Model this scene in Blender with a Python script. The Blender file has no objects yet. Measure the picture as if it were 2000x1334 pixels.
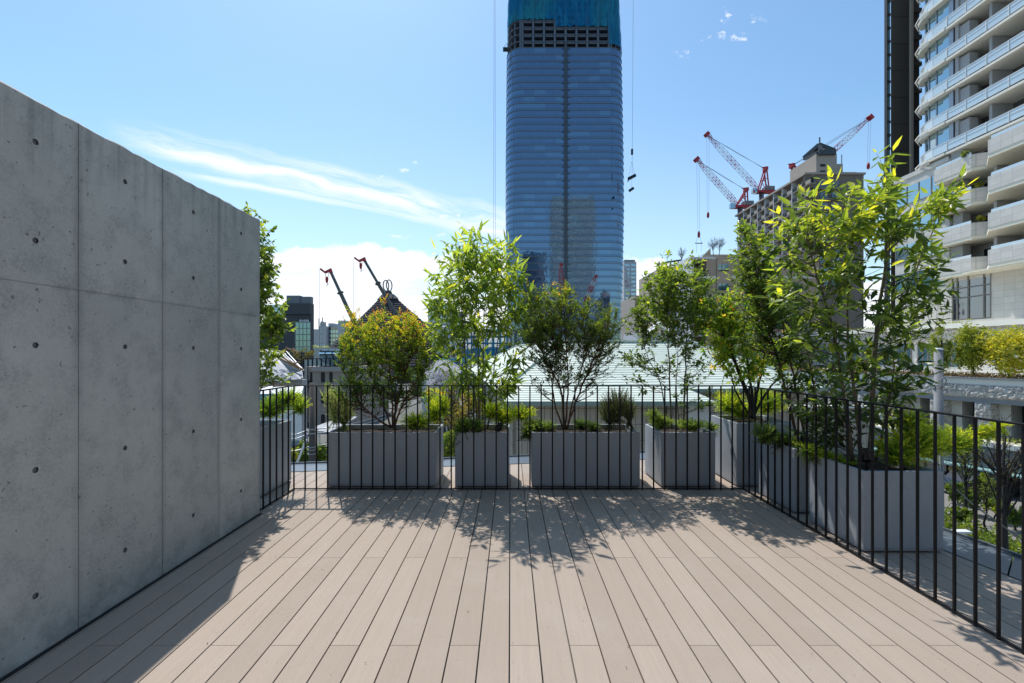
import bpy, math, random
import numpy as np
from mathutils import Vector, Matrix
R = math.radians
sc = bpy.context.scene
C = sc.collection
# ---------------------------------------------------------------- camera
EYE = 1.51; F = 889.0; CX = 997.0; HY = 690.0
cam = bpy.data.objects.new("camera", bpy.data.cameras.new("camera"))
C.objects.link(cam)
cam.data.lens = 16.0; cam.data.sensor_width = 36.0
cam.data.shift_x = 0.0015; cam.data.shift_y = 0.0115
cam.data.clip_start = 0.05; cam.data.clip_end = 6000
cam.location = (0, 0, EYE); cam.rotation_euler = (R(90), 0, 0)
sc.camera = cam
sc.view_settings.view_transform = 'Standard'
sc.view_settings.look = 'None'
sc.view_settings.exposure = 0.22
sc.view_settings.gamma = 1.0
sc.cycles.max_bounces = 6
sc.cycles.transparent_max_bounces = 12
# ---------------------------------------------------------------- sun and sky
SUN_EL = 59.5; SUN_AZ = 23.1           # degrees above the horizon / left of the view direction (+Y)
sd = Vector((-math.sin(R(SUN_AZ))*math.cos(R(SUN_EL)), math.cos(R(SUN_AZ))*math.cos(R(SUN_EL)), math.sin(R(SUN_EL))))
sun = bpy.data.objects.new("sun", bpy.data.lights.new("sun", 'SUN'))
C.objects.link(sun)
sun.data.energy = 3.8; sun.data.angle = R(0.5); sun.data.color = (1.0, 0.955, 0.90)
sun.rotation_euler = (-sd).to_track_quat('-Z', 'Y').to_euler()

class NT:
    """tiny helper for building node trees"""
    def __init__(s, tree):
        s.t = tree; s.n = tree.nodes; s.l = tree.links
    def new(s, kind, **kw):
        nd = s.n.new(kind)
        for k, v in kw.items(): setattr(nd, k, v)
        return nd
    def put(s, sock, v):
        if isinstance(v, bpy.types.NodeSocket): s.l.new(v, sock)
        elif v is not None: sock.default_value = v
    def m(s, op, a, b=None, c=None, clamp=False):
        nd = s.new('ShaderNodeMath', operation=op, use_clamp=clamp)
        s.put(nd.inputs[0], a); s.put(nd.inputs[1], b); s.put(nd.inputs[2], c)
        return nd.outputs[0]
    def vm(s, op, a, b=None):
        nd = s.new('ShaderNodeVectorMath', operation=op)
        s.put(nd.inputs[0], a); s.put(nd.inputs[1], b)
        return nd.outputs[0]
    def noise(s, vec, scale, detail=4, rough=0.55, dist=0.0):
        nd = s.new('ShaderNodeTexNoise')
        s.put(nd.inputs['Vector'], vec); nd.inputs['Scale'].default_value = scale
        nd.inputs['Detail'].default_value = detail; nd.inputs['Roughness'].default_value = rough
        nd.inputs['Distortion'].default_value = dist
        return nd.outputs['Fac']
    def ss(s, v, a, b, lo=0.0, hi=1.0):
        nd = s.new('ShaderNodeMapRange', interpolation_type='SMOOTHSTEP')
        s.put(nd.inputs[0], v); s.put(nd.inputs[1], a); s.put(nd.inputs[2], b)
        s.put(nd.inputs[3], lo); s.put(nd.inputs[4], hi)
        return nd.outputs[0]
    def mix(s, f, a, b, blend='MIX'):
        nd = s.new('ShaderNodeMix', data_type='RGBA', blend_type=blend)
        s.put(nd.inputs[0], f); s.put(nd.inputs[6], a); s.put(nd.inputs[7], b)
        return nd.outputs[2]
    def comb(s, x, y, z):
        nd = s.new('ShaderNodeCombineXYZ')
        s.put(nd.inputs[0], x); s.put(nd.inputs[1], y); s.put(nd.inputs[2], z)
        return nd.outputs[0]
    def sep(s, v):
        nd = s.new('ShaderNodeSeparateXYZ'); s.put(nd.inputs[0], v)
        return nd.outputs

w = bpy.data.worlds.new("World"); sc.world = w; w.use_nodes = True
t = NT(w.node_tree); t.n.clear()
out = t.new('ShaderNodeOutputWorld'); bg = t.new('ShaderNodeBackground')
sky = t.new('ShaderNodeTexSky', sky_type='NISHITA')
sky.sun_disc = False; sky.sun_elevation = R(SUN_EL); sky.sun_rotation = R(-SUN_AZ)
sky.air_density = 1.25; sky.dust_density = 0.6; sky.ozone_density = 1.6; sky.altitude = 20
bg.inputs[1].default_value = 0.15
# clouds: thin cirrus streaks ahead, a bright bank low over the city (laid out by direction)
tc = t.new('ShaderNodeTexCoord')
dx, dy, dz = t.sep(tc.outputs['Generated'])
ysafe = t.m('MAXIMUM', dy, 0.02)
u = t.m('DIVIDE', dx, ysafe); v = t.m('DIVIDE', dz, ysafe)
front = t.ss(dy, 0.02, 0.25)
uv = t.comb(u, v, 0.0)
def streak(ang, s_mid, t0, bend, width, s0, s1, sx, st, seed, thr0, thr1):
    ca, sa = math.cos(ang), math.sin(ang)
    s_ = t.m('ADD', t.m('MULTIPLY', u, ca), t.m('MULTIPLY', v, sa))
    t_ = t.m('ADD', t.m('MULTIPLY', u, -sa), t.m('MULTIPLY', v, ca))
    d_ = t.m('SUBTRACT', t_, t0)
    ds = t.m('SUBTRACT', s_, s_mid)
    d_ = t.m('ADD', d_, t.m('MULTIPLY', t.m('MULTIPLY', ds, ds), bend))
    wob = t.m('MULTIPLY', t.m('SUBTRACT', t.noise(t.comb(t.m('MULTIPLY', s_, 3.0), t.m('MULTIPLY', t_, 6.0), seed), 1.3, 3), .5), width*1.3)
    d_ = t.m('ADD', d_, wob)
    ad = t.m('ABSOLUTE', d_)
    core = t.ss(ad, width, 0.0)
    fib = t.noise(t.comb(t.m('MULTIPLY', s_, sx), t.m('MULTIPLY', d_, st), seed), 1.0, 7, .68, .6)
    fib = t.ss(fib, thr0, thr1)
    ends = t.m('MULTIPLY', t.ss(s_, s0, s0+.22), t.ss(s_, s1, s1-.12))
    return t.m('MULTIPLY', t.m('MULTIPLY', core, fib), ends)
# line through pixels (200,262)-(980,445): u,v = (-.90,.481) .. (-.02,.276)
a1 = math.atan2(.276-.481, -.02+.90)
def tt(uu, vv, a): return -uu*math.sin(a)+vv*math.cos(a)
def sS(uu, vv, a): return uu*math.cos(a)+vv*math.sin(a)
c1 = streak(a1, sS(-.5,.4,a1), tt(-.5,.402,a1), 0.05, 0.050, sS(-.93,.48,a1), sS(.14,.24,a1), 2.2, 22, 3.1, .30, .66)
a2 = math.atan2(.268-.40, -.02+.72)
c2 = streak(a2, sS(-.4,.34,a2), tt(-.4,.341,a2), 0.0, 0.022, sS(-.80,.40,a2), sS(.12,.25,a2), 1.7, 34, 8.7, .24, .60)
c3 = streak(a2, 0.0, tt(-.2,.25,a2), 0.0, 0.045, -.52, .12, 7.0, 22, 5.2, .50, .66)
# cloud bank
bk = t.m('SUBTRACT', t.m('ADD', .235, t.m('MULTIPLY', t.m('SUBTRACT', t.noise(uv, 7.0, 5, .5), .5), .09)), v)
bankshape = t.m('SUBTRACT', bk, t.m('MULTIPLY', t.m('MAXIMUM', t.m('ADD', u, .12), 0.0), .075))
bank = t.ss(t.m('ADD', bankshape, t.m('MULTIPLY', t.m('SUBTRACT', t.noise(uv, 22.0, 6, .62), .5), .045)), 0.0, 0.016)
bank = t.m('MULTIPLY', bank, t.ss(t.noise(t.comb(t.m('MULTIPLY', u, 2.0), t.m('MULTIPLY', v, 9.0), 2.0), 2.2, 5, .6), .25, .60, .42, 1.0))
# little puffs, upper right and centre left
pf = t.ss(t.noise(t.comb(t.m('MULTIPLY', u, 7.0), t.m('MULTIPLY', v, 11.0), 4.0), 3.4, 5, .62), .575, .70)
def spot(cu, cv, ru, rv):
    a = t.m('DIVIDE', t.m('SUBTRACT', u, cu), ru); b = t.m('DIVIDE', t.m('SUBTRACT', v, cv), rv)
    return t.ss(t.m('ADD', t.m('MULTIPLY', a, a), t.m('MULTIPLY', b, b)), 1.0, 0.0)
sp = t.m('ADD', spot(.402, .675, .05, .05), t.m('ADD', spot(.49, .72, .08, .06), t.m('ADD', spot(-.30, .40, .16, .05), spot(-.15, .30, .16, .06))))
puffs = t.m('MULTIPLY', t.m('MULTIPLY', pf, t.m('MINIMUM', sp, 1.0)), .8)
veil = t.m('MULTIPLY', t.ss(v, .60, .10), .20)
cl = t.m('MAXIMUM', t.m('MULTIPLY', c1, 1.1, clamp=True), t.m('MAXIMUM', t.m('MULTIPLY', c2, .95), t.m('MULTIPLY', c3, .75)))
cl = t.m('MAXIMUM', cl, t.m('MAXIMUM', bank, t.m('MAXIMUM', puffs, veil)))
cl = t.m('MULTIPLY', cl, front, clamp=True)
gain = t.new('ShaderNodeMix', data_type='RGBA', blend_type='MULTIPLY')
gain.inputs[0].default_value = 1.0; t.l.new(sky.outputs[0], gain.inputs[6]); gain.inputs[7].default_value = (.73, .90, .96, 1)
col = t.mix(cl, gain.outputs[2], (6.3, 6.5, 6.8, 1))
t.l.new(col, bg.inputs[0]); t.l.new(bg.outputs[0], out.inputs[0])

# ---------------------------------------------------------------- helpers
def at(px, py, Y): return Vector(((px-CX)/F*Y, Y, EYE+(HY-py)/F*Y))
def X_(px, Y): return (px-CX)/F*Y
def Z_(py, Y): return EYE+(HY-py)/F*Y
def on_z(px, py, z):
    Y = F*(EYE-z)/(py-HY)
    return Vector(((px-CX)/F*Y, Y, z))
rnd = random.Random(7)

ORG = {}
def props(o, label=None, cat=None, group=None, kind=None):
    if label: o['label'] = label
    if cat: o['category'] = cat
    if group: o['group'] = group
    if kind: o['kind'] = kind
    return o
def thing(name, label, cat, loc, group=None):
    o = bpy.data.objects.new(name, None); C.objects.link(o)
    o.empty_display_size = .2
    o.location = loc; ORG[o.name] = Vector(loc)
    return props(o, label, cat, group)
class MB:
    def __init__(s): s.v = []; s.f = []; s.mi = []; s.M = None; s.k = 0; s.sm = []
    def add(s, vs, fs, smooth=False):
        b = len(s.v)
        for p in vs:
            p = Vector(p)
            s.v.append(tuple(s.M @ p) if s.M else tuple(p))
        for f in fs:
            s.f.append(tuple(i+b for i in f)); s.mi.append(s.k); s.sm.append(smooth)
        return s
    def box(s, x0, x1, y0, y1, z0, z1):
        if x0 > x1: x0, x1 = x1, x0
        if y0 > y1: y0, y1 = y1, y0
        if z0 > z1: z0, z1 = z1, z0
        return s.add([(x0,y0,z0),(x1,y0,z0),(x1,y1,z0),(x0,y1,z0),(x0,y0,z1),(x1,y0,z1),(x1,y1,z1),(x0,y1,z1)],
                     [(0,3,2,1),(4,5,6,7),(0,1,5,4),(1,2,6,5),(2,3,7,6),(3,0,4,7)])
    def prism(s, poly, z0, z1):
        n = len(poly)
        return s.add([(x,y,z0) for x,y in poly]+[(x,y,z1) for x,y in poly],
                     [tuple(range(n))[::-1], tuple(range(n, 2*n))]+[(i,(i+1)%n,(i+1)%n+n,i+n) for i in range(n)])
    def bar(s, a, b, w_, h_=None, up=(0,0,1)):
        a = Vector(a); b = Vector(b); h_ = h_ or w_
        d = (b-a)
        if d.length < 1e-6: return s
        d.normalize(); u_ = Vector(up)
        if abs(d.dot(u_)) > .98: u_ = Vector((0,1,0))
        r = d.cross(u_).normalized(); u_ = r.cross(d)
        vs = []
        for p in (a, b):
            for i, j in ((-1,-1),(1,-1),(1,1),(-1,1)): vs.append(p+r*(i*w_/2)+u_*(j*h_/2))
        return s.add(vs, [(0,1,2,3),(7,6,5,4),(0,4,5,1),(1,5,6,2),(2,6,7,3),(3,7,4,0)])
    def tube(s, pts, rad, n=6, cap=True, smooth=True):
        pts = [Vector(p) for p in pts]
        if not hasattr(rad, '__len__'): rad = [rad]*len(pts)
        vs = []; prev = None
        for i, p in enumerate(pts):
            d = (pts[min(i+1, len(pts)-1)]-pts[max(i-1, 0)])
            if d.length < 1e-9: d = Vector((0,0,1))
            d.normalize()
            if prev is None:
                ref = Vector((1,0,0)) if abs(d.x) < .8 else Vector((0,1,0))
            else: ref = prev
            r = (ref-d*ref.dot(d)).normalized(); prev = r; q = d.cross(r)
            for k in range(n):
                a = 2*math.pi*k/n
                vs.append(p+(r*math.cos(a)+q*math.sin(a))*rad[i])
        fs = []
        for i in range(len(pts)-1):
            for k in range(n):
                fs.append((i*n+k, i*n+(k+1)%n, (i+1)*n+(k+1)%n, (i+1)*n+k))
        s.add(vs, fs, smooth)
        if cap:
            b = len(s.v)-len(vs)
            s.f.append(tuple(b+k for k in range(n))[::-1]); s.mi.append(s.k); s.sm.append(False)
            s.f.append(tuple(b+(len(pts)-1)*n+k for k in range(n))); s.mi.append(s.k); s.sm.append(False)
        return s
    def build(s, name, mats, parent=None, loc=None, **pr):
        if not isinstance(mats, (list, tuple)): mats = [mats]
        if parent is not None: org = ORG[parent.name]
        else: org = Vector(loc) if loc is not None else Vector((0,0,0))
        me = bpy.data.meshes.new(name)
        V = np.array(s.v, dtype=np.float64).reshape(-1, 3)-np.array(org)
        me.from_pydata(V.tolist(), [], s.f)
        for m_ in mats: me.materials.append(m_)
        me.polygons.foreach_set('material_index', s.mi)
        me.polygons.foreach_set('use_smooth', s.sm)
        me.update()
        o = bpy.data.objects.new(name, me); C.objects.link(o)
        if parent is not None: o.parent = parent
        else: o.location = org
        ORG[o.name] = org
        return props(o, **pr) if pr else o
def copy_tree(o, off, parent=None, label=None):
    c = o.copy(); C.objects.link(c)
    if parent is None: c.location = o.location+Vector(off)
    else: c.parent = parent; c.matrix_parent_inverse = Matrix()
    ORG[c.name] = ORG[o.name]+Vector(off)
    for ch in list(o.children): copy_tree(ch, off, c)
    if label: c['label'] = label
    return c
def copy_part(o, off):
    c = o.copy(); C.objects.link(c); c.location = o.location+Vector(off)
    ORG[c.name] = ORG[o.name]+Vector(off)
    for ch in list(o.children):
        d = ch.copy(); C.objects.link(d); d.parent = c
    return c

# ---------------------------------------------------------------- materials
def mat(name, col, rough=.6, metal=0.0, var=0.0, vscale=1.0, bump=0.0, bscale=20.0, col2=None, spec=.5, stretch=None, coat=0):
    m_ = bpy.data.materials.new(name); m_.use_nodes = True
    q = NT(m_.node_tree); b = q.n['Principled BSDF']
    b.inputs['Roughness'].default_value = rough; b.inputs['Metallic'].default_value = metal
    b.inputs['Specular IOR Level'].default_value = spec
    b.inputs['Coat Weight'].default_value = coat
    c4 = (*col, 1)
    geo = q.new('ShaderNodeNewGeometry').outputs['Position']
    if stretch:
        geo = q.vm('MULTIPLY', geo, stretch)
    if var > 0:
        d = col2 if col2 else tuple(x*.6 for x in col)
        n_ = q.noise(geo, vscale, 6, .6)
        f = q.ss(n_, .5-.25, .5+.25)
        f = q.m('MULTIPLY', f, var)
        q.l.new(q.mix(f, c4, (*d, 1)), b.inputs['Base Color'])
    else: b.inputs['Base Color'].default_value = c4
    if bump > 0:
        bn = q.new('ShaderNodeBump'); bn.inputs['Strength'].default_value = bump; bn.inputs['Distance'].default_value = .02
        q.l.new(q.noise(geo, bscale, 5, .6), bn.inputs['Height']); q.l.new(bn.outputs[0], b.inputs['Normal'])
    return m_
def glassy(name, col, refl=(.6,.7,.8), fac=.35, rough=.04, wav=0.0, wscale=.3):
    """opaque reflective window glass: dark body + mirror part"""
    m_ = bpy.data.materials.new(name); m_.use_nodes = True
    q = NT(m_.node_tree); q.n.clear()
    o = q.new('ShaderNodeOutputMaterial'); d = q.new('ShaderNodeBsdfDiffuse'); g = q.new('ShaderNodeBsdfGlossy')
    d.inputs[0].default_value = (*col, 1); g.inputs[0].default_value = (*refl, 1); g.inputs['Roughness'].default_value = rough
    fr = q.new('ShaderNodeFresnel'); fr.inputs[0].default_value = 1.5
    f = q.m('ADD', fac-.04, fr.outputs[0], clamp=True)
    mx = q.new('ShaderNodeMixShader'); q.l.new(f, mx.inputs[0]); q.l.new(d.outputs[0], mx.inputs[1]); q.l.new(g.outputs[0], mx.inputs[2])
    if wav:
        bn = q.new('ShaderNodeBump'); bn.inputs['Strength'].default_value = wav; bn.inputs['Distance'].default_value = .1
        q.l.new(q.noise(q.new('ShaderNodeNewGeometry').outputs['Position'], wscale, 2), bn.inputs['Height'])
        q.l.new(bn.outputs[0], g.inputs['Normal'])
    q.l.new(mx.outputs[0], o.inputs[0])
    return m_
def tile_mat(name, col, mortar, bw, bh, axis, rough=.7, ms=.01, var=.25, bump=.3, off=.0):
    """stone or tile cladding; axis 'x': wall faces Y (uses X,Z); 'y': wall faces X (uses Y,Z)"""
    m_ = bpy.data.materials.new(name); m_.use_nodes = True
    q = NT(m_.node_tree); b = q.n['Principled BSDF']; b.inputs['Roughness'].default_value = rough
    x, y, z = q.sep(q.new('ShaderNodeNewGeometry').outputs['Position'])
    hu = {'x': x, 'y': y}.get(axis)
    if hu is None: hu = q.m('ADD', x, y)
    br = q.new('ShaderNodeTexBrick'); q.l.new(q.comb(hu, z, 0.0), br.inputs['Vector'])
    br.offset = off
    br.inputs['Color1'].default_value = (*col, 1)
    br.inputs['Color2'].default_value = (*[c*(1-var) for c in col], 1)
    br.inputs['Mortar'].default_value = (*mortar, 1)
    br.inputs['Scale'].default_value = 1.0; br.inputs['Mortar Size'].default_value = ms
    br.inputs['Brick Width'].default_value = bw; br.inputs['Row Height'].default_value = bh
    n_ = q.noise(q.new('ShaderNodeNewGeometry').outputs['Position'], 1.7, 5)
    cc = q.mix(q.m('MULTIPLY', q.ss(n_, .3, .7), .22), br.outputs[0], (*[c*.6 for c in col], 1))
    q.l.new(cc, b.inputs['Base Color'])
    bn = q.new('ShaderNodeBump'); bn.inputs['Strength'].default_value = bump; bn.inputs['Distance'].default_value = .01; bn.invert = True
    q.l.new(br.outputs['Fac'], bn.inputs['Height']); q.l.new(bn.outputs[0], b.inputs['Normal'])
    return m_
M_black = mat('black_steel', (.010,.010,.012), .5, .0, .4, 9, spec=.2, col2=(.018,.018,.02))
M_dark = mat('dark_void', (.02,.021,.024), .7)
M_white = mat('white_paint', (.74,.75,.76), .5, 0, .3, 2, col2=(.6,.6,.6))
M_metal = mat('grey_metal', (.36,.38,.41), .38, .7, .3, 3)
M_gl_dark = glassy('dark_glass', (.015,.02,.025), (.75,.8,.85), .22)
M_gl_blue = glassy('blue_glass', (.10,.22,.27), (.7,.85,.92), .45)
M_gl_teal = glassy('teal_glass', (.03,.13,.17), (.5,.75,.82), .32)

# ================================================================ DECK (setting)
def deck_material():
    m_ = bpy.data.materials.new('composite_boards'); m_.use_nodes = True
    q = NT(m_.node_tree); b = q.n['Principled BSDF']
    P = q.new('ShaderNodeNewGeometry').outputs['Position']
    x, y, z = q.sep(P)
    a = q.new('ShaderNodeAttribute'); a.attribute_name = 'tone'
    tone = a.outputs['Fac']
    g1 = q.noise(q.comb(q.m('MULTIPLY', x, 60.0), q.m('MULTIPLY', y, 2.5), tone), 1.0, 5, .6)
    g2 = q.noise(P, 2.2, 5, .6)
    g3 = q.noise(P, 160.0, 2, .5)
    base = q.mix(tone, (.430,.350,.282,1), (.365,.295,.236,1))
    base = q.mix(q.m('MULTIPLY', q.ss(g1, .35, .70), .30), base, (.33,.265,.22,1))
    base = q.mix(q.m('MULTIPLY', q.ss(g2, .45, .72), .22), base, (.47,.41,.36,1))
    base = q.mix(q.m('MULTIPLY', q.ss(g3, .64, .74), .35), base, (.26,.21,.18,1))
    base = q.mix(q.m('MULTIPLY', q.ss(q.noise(P, 55.0, 2), .70, .74), .6), base, (.12,.10,.085,1))
    fl = q.noise(q.vm('ADD', P, (7.0, 3.0, 0.0)), 210.0, 1)
    base = q.mix(q.m('MULTIPLY', q.ss(fl, .70, .76), .45), base, (.80,.76,.70,1))
    # damp patch beside the last planter
    q.l.new(base, b.inputs['Base Color'])
    b.inputs['Roughness'].default_value = .62; b.inputs['Specular IOR Level'].default_value = .35
    gr = q.m('SINE', q.m('MULTIPLY', x, 2*math.pi/.0058))
    h = q.m('ADD', q.m('MULTIPLY', gr, .5), q.m('MULTIPLY', g1, .5))
    bn = q.new('ShaderNodeBump'); bn.inputs['Strength'].default_value = .55; bn.inputs['Distance'].default_value = .0016
    q.l.new(h, bn.inputs['Height']); q.l.new(bn.outputs[0], b.inputs['Normal'])
    return m_
TAN = .146
def back_line(x): return 6.195+TAN*x
def right_line(y): return 3.825-TAN*y
def y_end(x):
    e = back_line(x)
    if x > 2.3: e = min(e, (3.825-x)/TAN)
    return e
deck = MB(); tones = []
PW = .1547; GAP = .0075
for k in range(-36, 27):
    x0 = -.0056+k*PW+GAP/2; x1 = x0+PW-GAP
    if x1 > 4.0: break
    ys = [-2.0]
    y = -2.0 + .353 + (0 if k % 2 == 0 else 1.0) - 1.0
    cuts = [c for c in [(-1.647+n*1.0) for n in range(0, 12)]]
    cuts = [2.353+1.012*n for n in range(-5, 6)]
    cuts = [c for n, c in zip(range(-5, 6), cuts) if (n-k) % 2 == 0]
    lim0, lim1 = y_end(x0)-.012, y_end(x1)-.012
    edges = [-2.2]+[c for c in cuts if -2 < c < min(lim0, lim1)-.05]+[None]
    for a, b in zip(edges[:-1], edges[1:]):
        ya = a+.0015
        if b is None: p = [(x0, ya), (x1, ya), (x1, lim1), (x0, lim0)]
        else: p = [(x0, ya), (x1, ya), (x1, b-.0015), (x0, b-.0015)]
        if p[2][1] <= ya or p[3][1] <= ya: continue
        deck.prism(p, -.025, 0.0)
        tones += [rnd.random()]*8
M_deck = deck_material()
dk = deck.build('deck', M_deck, kind='structure')
at_ = dk.data.attributes.new('tone', 'FLOAT', 'POINT'); at_.data.foreach_set('value', tones)

# ground sheet, street
GZ = -8.2
M_ground = mat('city_ground', (.17,.165,.155), .9, 0, .8, .05, .3, 3, col2=(.09,.10,.075))
MB().box(-2500, 2500, -1500, 3500, GZ-1, GZ).build('ground', M_ground, kind='structure')
M_asph = mat('asphalt', (.10,.10,.105), .9, 0, .5, .6, .4, 30, col2=(.16,.155,.15))
M_pave = mat('pavement', (.24,.225,.205), .85, 0, .5, .8, .2, 20)
MB().add([(14.0,52,GZ+.01),(20.0,10,GZ+.01),(26,10,GZ+.01),(24,52,GZ+.01)],[(0,1,2,3)]).build('road', M_asph, kind='structure')
MB().prism([(24.2,52),(26.2,10),(36,10),(31,52)], GZ, GZ+.14).build('pavement', M_pave, kind='structure')
# ================================================================ our own building under the deck
def lerp(a, b, f): return a+(b-a)*f
W_ = .40
n8 = Vector((-.1445, .9895)); e8 = Vector((.9895, .1445))
cin = Vector((2.863, 6.613))              # inner corner of the coping
cout = cin+n8*.42+e8*.42
Lb = -7.0
inL = Vector((Lb, back_line(Lb))); outL = inL+n8*.42
inR = Vector((right_line(-2.2), -2.2)); outR = inR+e8*.42
tb = thing('terrace_building', 'grey building with metal coping that carries the wooden deck', 'building', (0, 2, GZ))
M_conc_b = mat('render_wall', (.42,.42,.41), .8, 0, .4, .7)
ins = .05
MB().prism([tuple(inL+n8*.36), (Lb, -2.6), (inR.x+.36, -2.6), tuple(inR+e8*.36), tuple(cin+n8*.36+e8*.36)], GZ, -.05).build('wall', M_conc_b, tb)
MB().box(-2.4, 9.0, -3.4, -3.0, -.3, 6.5).build('upper_wall', mat('bounce_plaster', (.20,.17,.14), .85, 0, .3, .8), tb)  # unseen wall behind the camera, added to bounce warm light into the shadows
M_cop = mat('zinc_coping', (.15,.18,.21), .36, .25, .6, 1.6, .05, 8, col2=(.10,.12,.14))
mb = MB()
def strip(a, b, c, d, n):
    for i in range(n):
        f0, f1 = i/n+.0006, (i+1)/n-.0006
        p = [a.lerp(b, f0), a.lerp(b, f1), d.lerp(c, f1), d.lerp(c, f0)]
        mb.prism([tuple(x) for x in p], -.09, .006)
strip(inL, cin, cout, outL, 5); strip(cin, inR, outR, cout, 5)
mb.build('coping', M_cop, tb)
# thin raised outer lip of the coping
mb = MB()
mb.bar((outL.x, outL.y, .012), (cout.x, cout.y, .012), .02, .03); mb.bar((cout.x, cout.y, .012), (outR.x, outR.y, .012), .02, .03)
mb.build('coping_lip', M_cop, tb)

# ================================================================ CONCRETE WALL
def concrete_material():
    m_ = bpy.data.materials.new('fair_faced_concrete'); m_.use_nodes = True
    q = NT(m_.node_tree); b = q.n['Principled BSDF']
    P = q.new('ShaderNodeNewGeometry').outputs['Position']; x, y, z = q.sep(P)
    big = q.noise(P, .9, 5, .6); mid = q.noise(P, 5.5, 6, .65); fine = q.noise(P, 70, 4, .7)
    vert = q.noise(q.comb(q.m('MULTIPLY', x, 8.0), q.m('MULTIPLY', y, 8.0), q.m('MULTIPLY', z, .7)), 1.0, 6, .65)
    c = q.mix(q.ss(big, .3, .7), (.46,.45,.42,1), (.59,.575,.535,1))
    c = q.mix(q.m('MULTIPLY', q.ss(mid, .42, .66), .5), c, (.25,.255,.25,1))
    c = q.mix(q.m('MULTIPLY', q.ss(fine, .38, .62), .48), c, (.63,.615,.575,1))
    c = q.mix(q.m('MULTIPLY', q.ss(vert, .52, .72), .30), c, (.50,.50,.48,1))
    c = q.mix(q.m('MULTIPLY', q.ss(q.noise(P, 38, 2), .69, .73), .75), c, (.12,.12,.12,1))   # pin holes
    # stains that follow the formwork joints (every 0.6 m)
    fy = q.m('SUBTRACT', y, 2.486); fr = q.m('ABSOLUTE', q.m('SUBTRACT', q.m('FRACT', q.m('ADD', q.m('DIVIDE', fy, .6), .5)), .5))
    d = q.m('MULTIPLY', fr, .6)
    st = q.m('MULTIPLY', q.ss(d, .05, .0), q.ss(vert, .30, .70, .25, 1.0))
    dh = q.m('ABSOLUTE', q.m('SUBTRACT', z, 1.855))
    st2 = q.m('MULTIPLY', q.ss(dh, .035, .0), q.ss(mid, .35, .7, .05, .6))
    drip = q.noise(q.comb(0.0, q.m('MULTIPLY', y, 14.0), q.m('MULTIPLY', z, .35)), 1.0, 5, .6)
    dlen = q.m('MULTIPLY', q.noise(q.comb(0.0, q.m('MULTIPLY', y, 6.0), 3.0), 1.0, 3), 1.1)
    st4 = q.m('MULTIPLY', q.ss(q.m('SUBTRACT', 2.78, z), dlen, 0.0), q.ss(drip, .42, .68, .0, .85))
    st3 = q.m('MULTIPLY', q.ss(z, .38, 0.0), q.ss(mid, .30, .65, .1, .7))
    c = q.mix(q.m('MULTIPLY', q.m('MAXIMUM', st, q.m('MAXIMUM', st2, q.m('MAXIMUM', st3, st4))), .48), c, (.16,.165,.17,1))
    # panel to panel tone
    pid = q.m('FLOOR', q.m('DIVIDE', fy, .6)); wn = q.new('ShaderNodeTexWhiteNoise', noise_dimensions='2D')
    q.l.new(q.comb(pid, q.m('GREATER_THAN', z, 1.855), 0.0), wn.inputs['Vector'])
    c = q.mix(q.m('MULTIPLY', wn.outputs['Value'], .22), c, (.22,.225,.225,1))
    q.l.new(c, b.inputs['Base Color']); b.inputs['Roughness'].default_value = .72; b.inputs['Specular IOR Level'].default_value = .35
    h = q.m('ADD', q.m('MULTIPLY', fine, .35), q.m('MULTIPLY', mid, .65))
    bn = q.new('ShaderNodeBump'); bn.inputs['Strength'].default_value = .5; bn.inputs['Distance'].default_value = .006
    q.l.new(h, bn.inputs['Height']); q.l.new(bn.outputs[0], b.inputs['Normal'])
    return m_
M_conc = concrete_material()
WX = -2.36; WY = 4.285; WZ = 2.772
wall_t = thing('concrete_wall', 'tall fair faced grey concrete wall with round tie holes beside the deck', 'wall', (WX-.1, 1.5, 0))
def boolean_wall():
    r_ = random.Random(3)
    # body with a slightly ragged top arris
    mb = MB(); n = 90; x0, x1 = WX-.20, WX
    vs = []; fs = []
    for i in range(n+1):
        yy = lerp(-1.6, WY, i/n); j = r_.uniform(-.006, .004)
        vs += [(x0, yy, -.03), (x1, yy, -.03), (x1, yy, WZ-.008+j*.6), (x1-.008+j*.4, yy, WZ+j), (x0, yy, WZ)]
    for i in range(n):
        a = i*5; b = a+5
        for k in range(5):
            k2 = (k+1) % 5
            fs.append((a+k, b+k, b+k2, a+k2))
    fs.append((4,3,2,1,0)); fs.append(tuple(n*5+k for k in range(5)))
    fs = [f[::-1] for f in fs]
    mb.add(vs, fs); ob = mb.build('panel_face', M_conc)
    cut = MB()
    ys = [2.486+.6*k for k in range(-6, 3)]
    zs = [2.56, 2.07, 1.55, .93, .305]
    for yc in ys:
        cut.box(WX-.0025, WX+.02, yc-.0014, yc+.0014, -.2, 3.2)
        for zc in zs:
            hy = yc-.3+(.075 if abs(yc-2.486) < .01 else 0)
            cut.tube([(WX-.011, hy, zc), (WX+.03, hy, zc)], [.0145, .0160], 20, smooth=False)
    for zc in zs: cut.tube([(WX-.011, 3.986, zc), (WX+.03, 3.986, zc)], [.0145, .0160], 20, smooth=False)
    cut.box(WX-.0012, WX+.02, -2, 4.5, 1.8545, 1.8562)
    co = cut.build('cutter', M_conc)
    md = ob.modifiers.new('b', 'BOOLEAN'); md.operation = 'DIFFERENCE'; md.solver = 'EXACT'; md.object = co
    try: md.use_self = True
    except Exception: pass
    dg = bpy.context.evaluated_depsgraph_get(); dg.update()
    me = bpy.data.meshes.new_from_object(ob.evaluated_get(dg))
    ob.modifiers.clear(); ob.data = me
    bpy.data.objects.remove(co, do_unlink=True)
    ob.parent = wall_t; ob.location = -Vector(wall_t.location)
    return ob
wb = boolean_wall()
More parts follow.
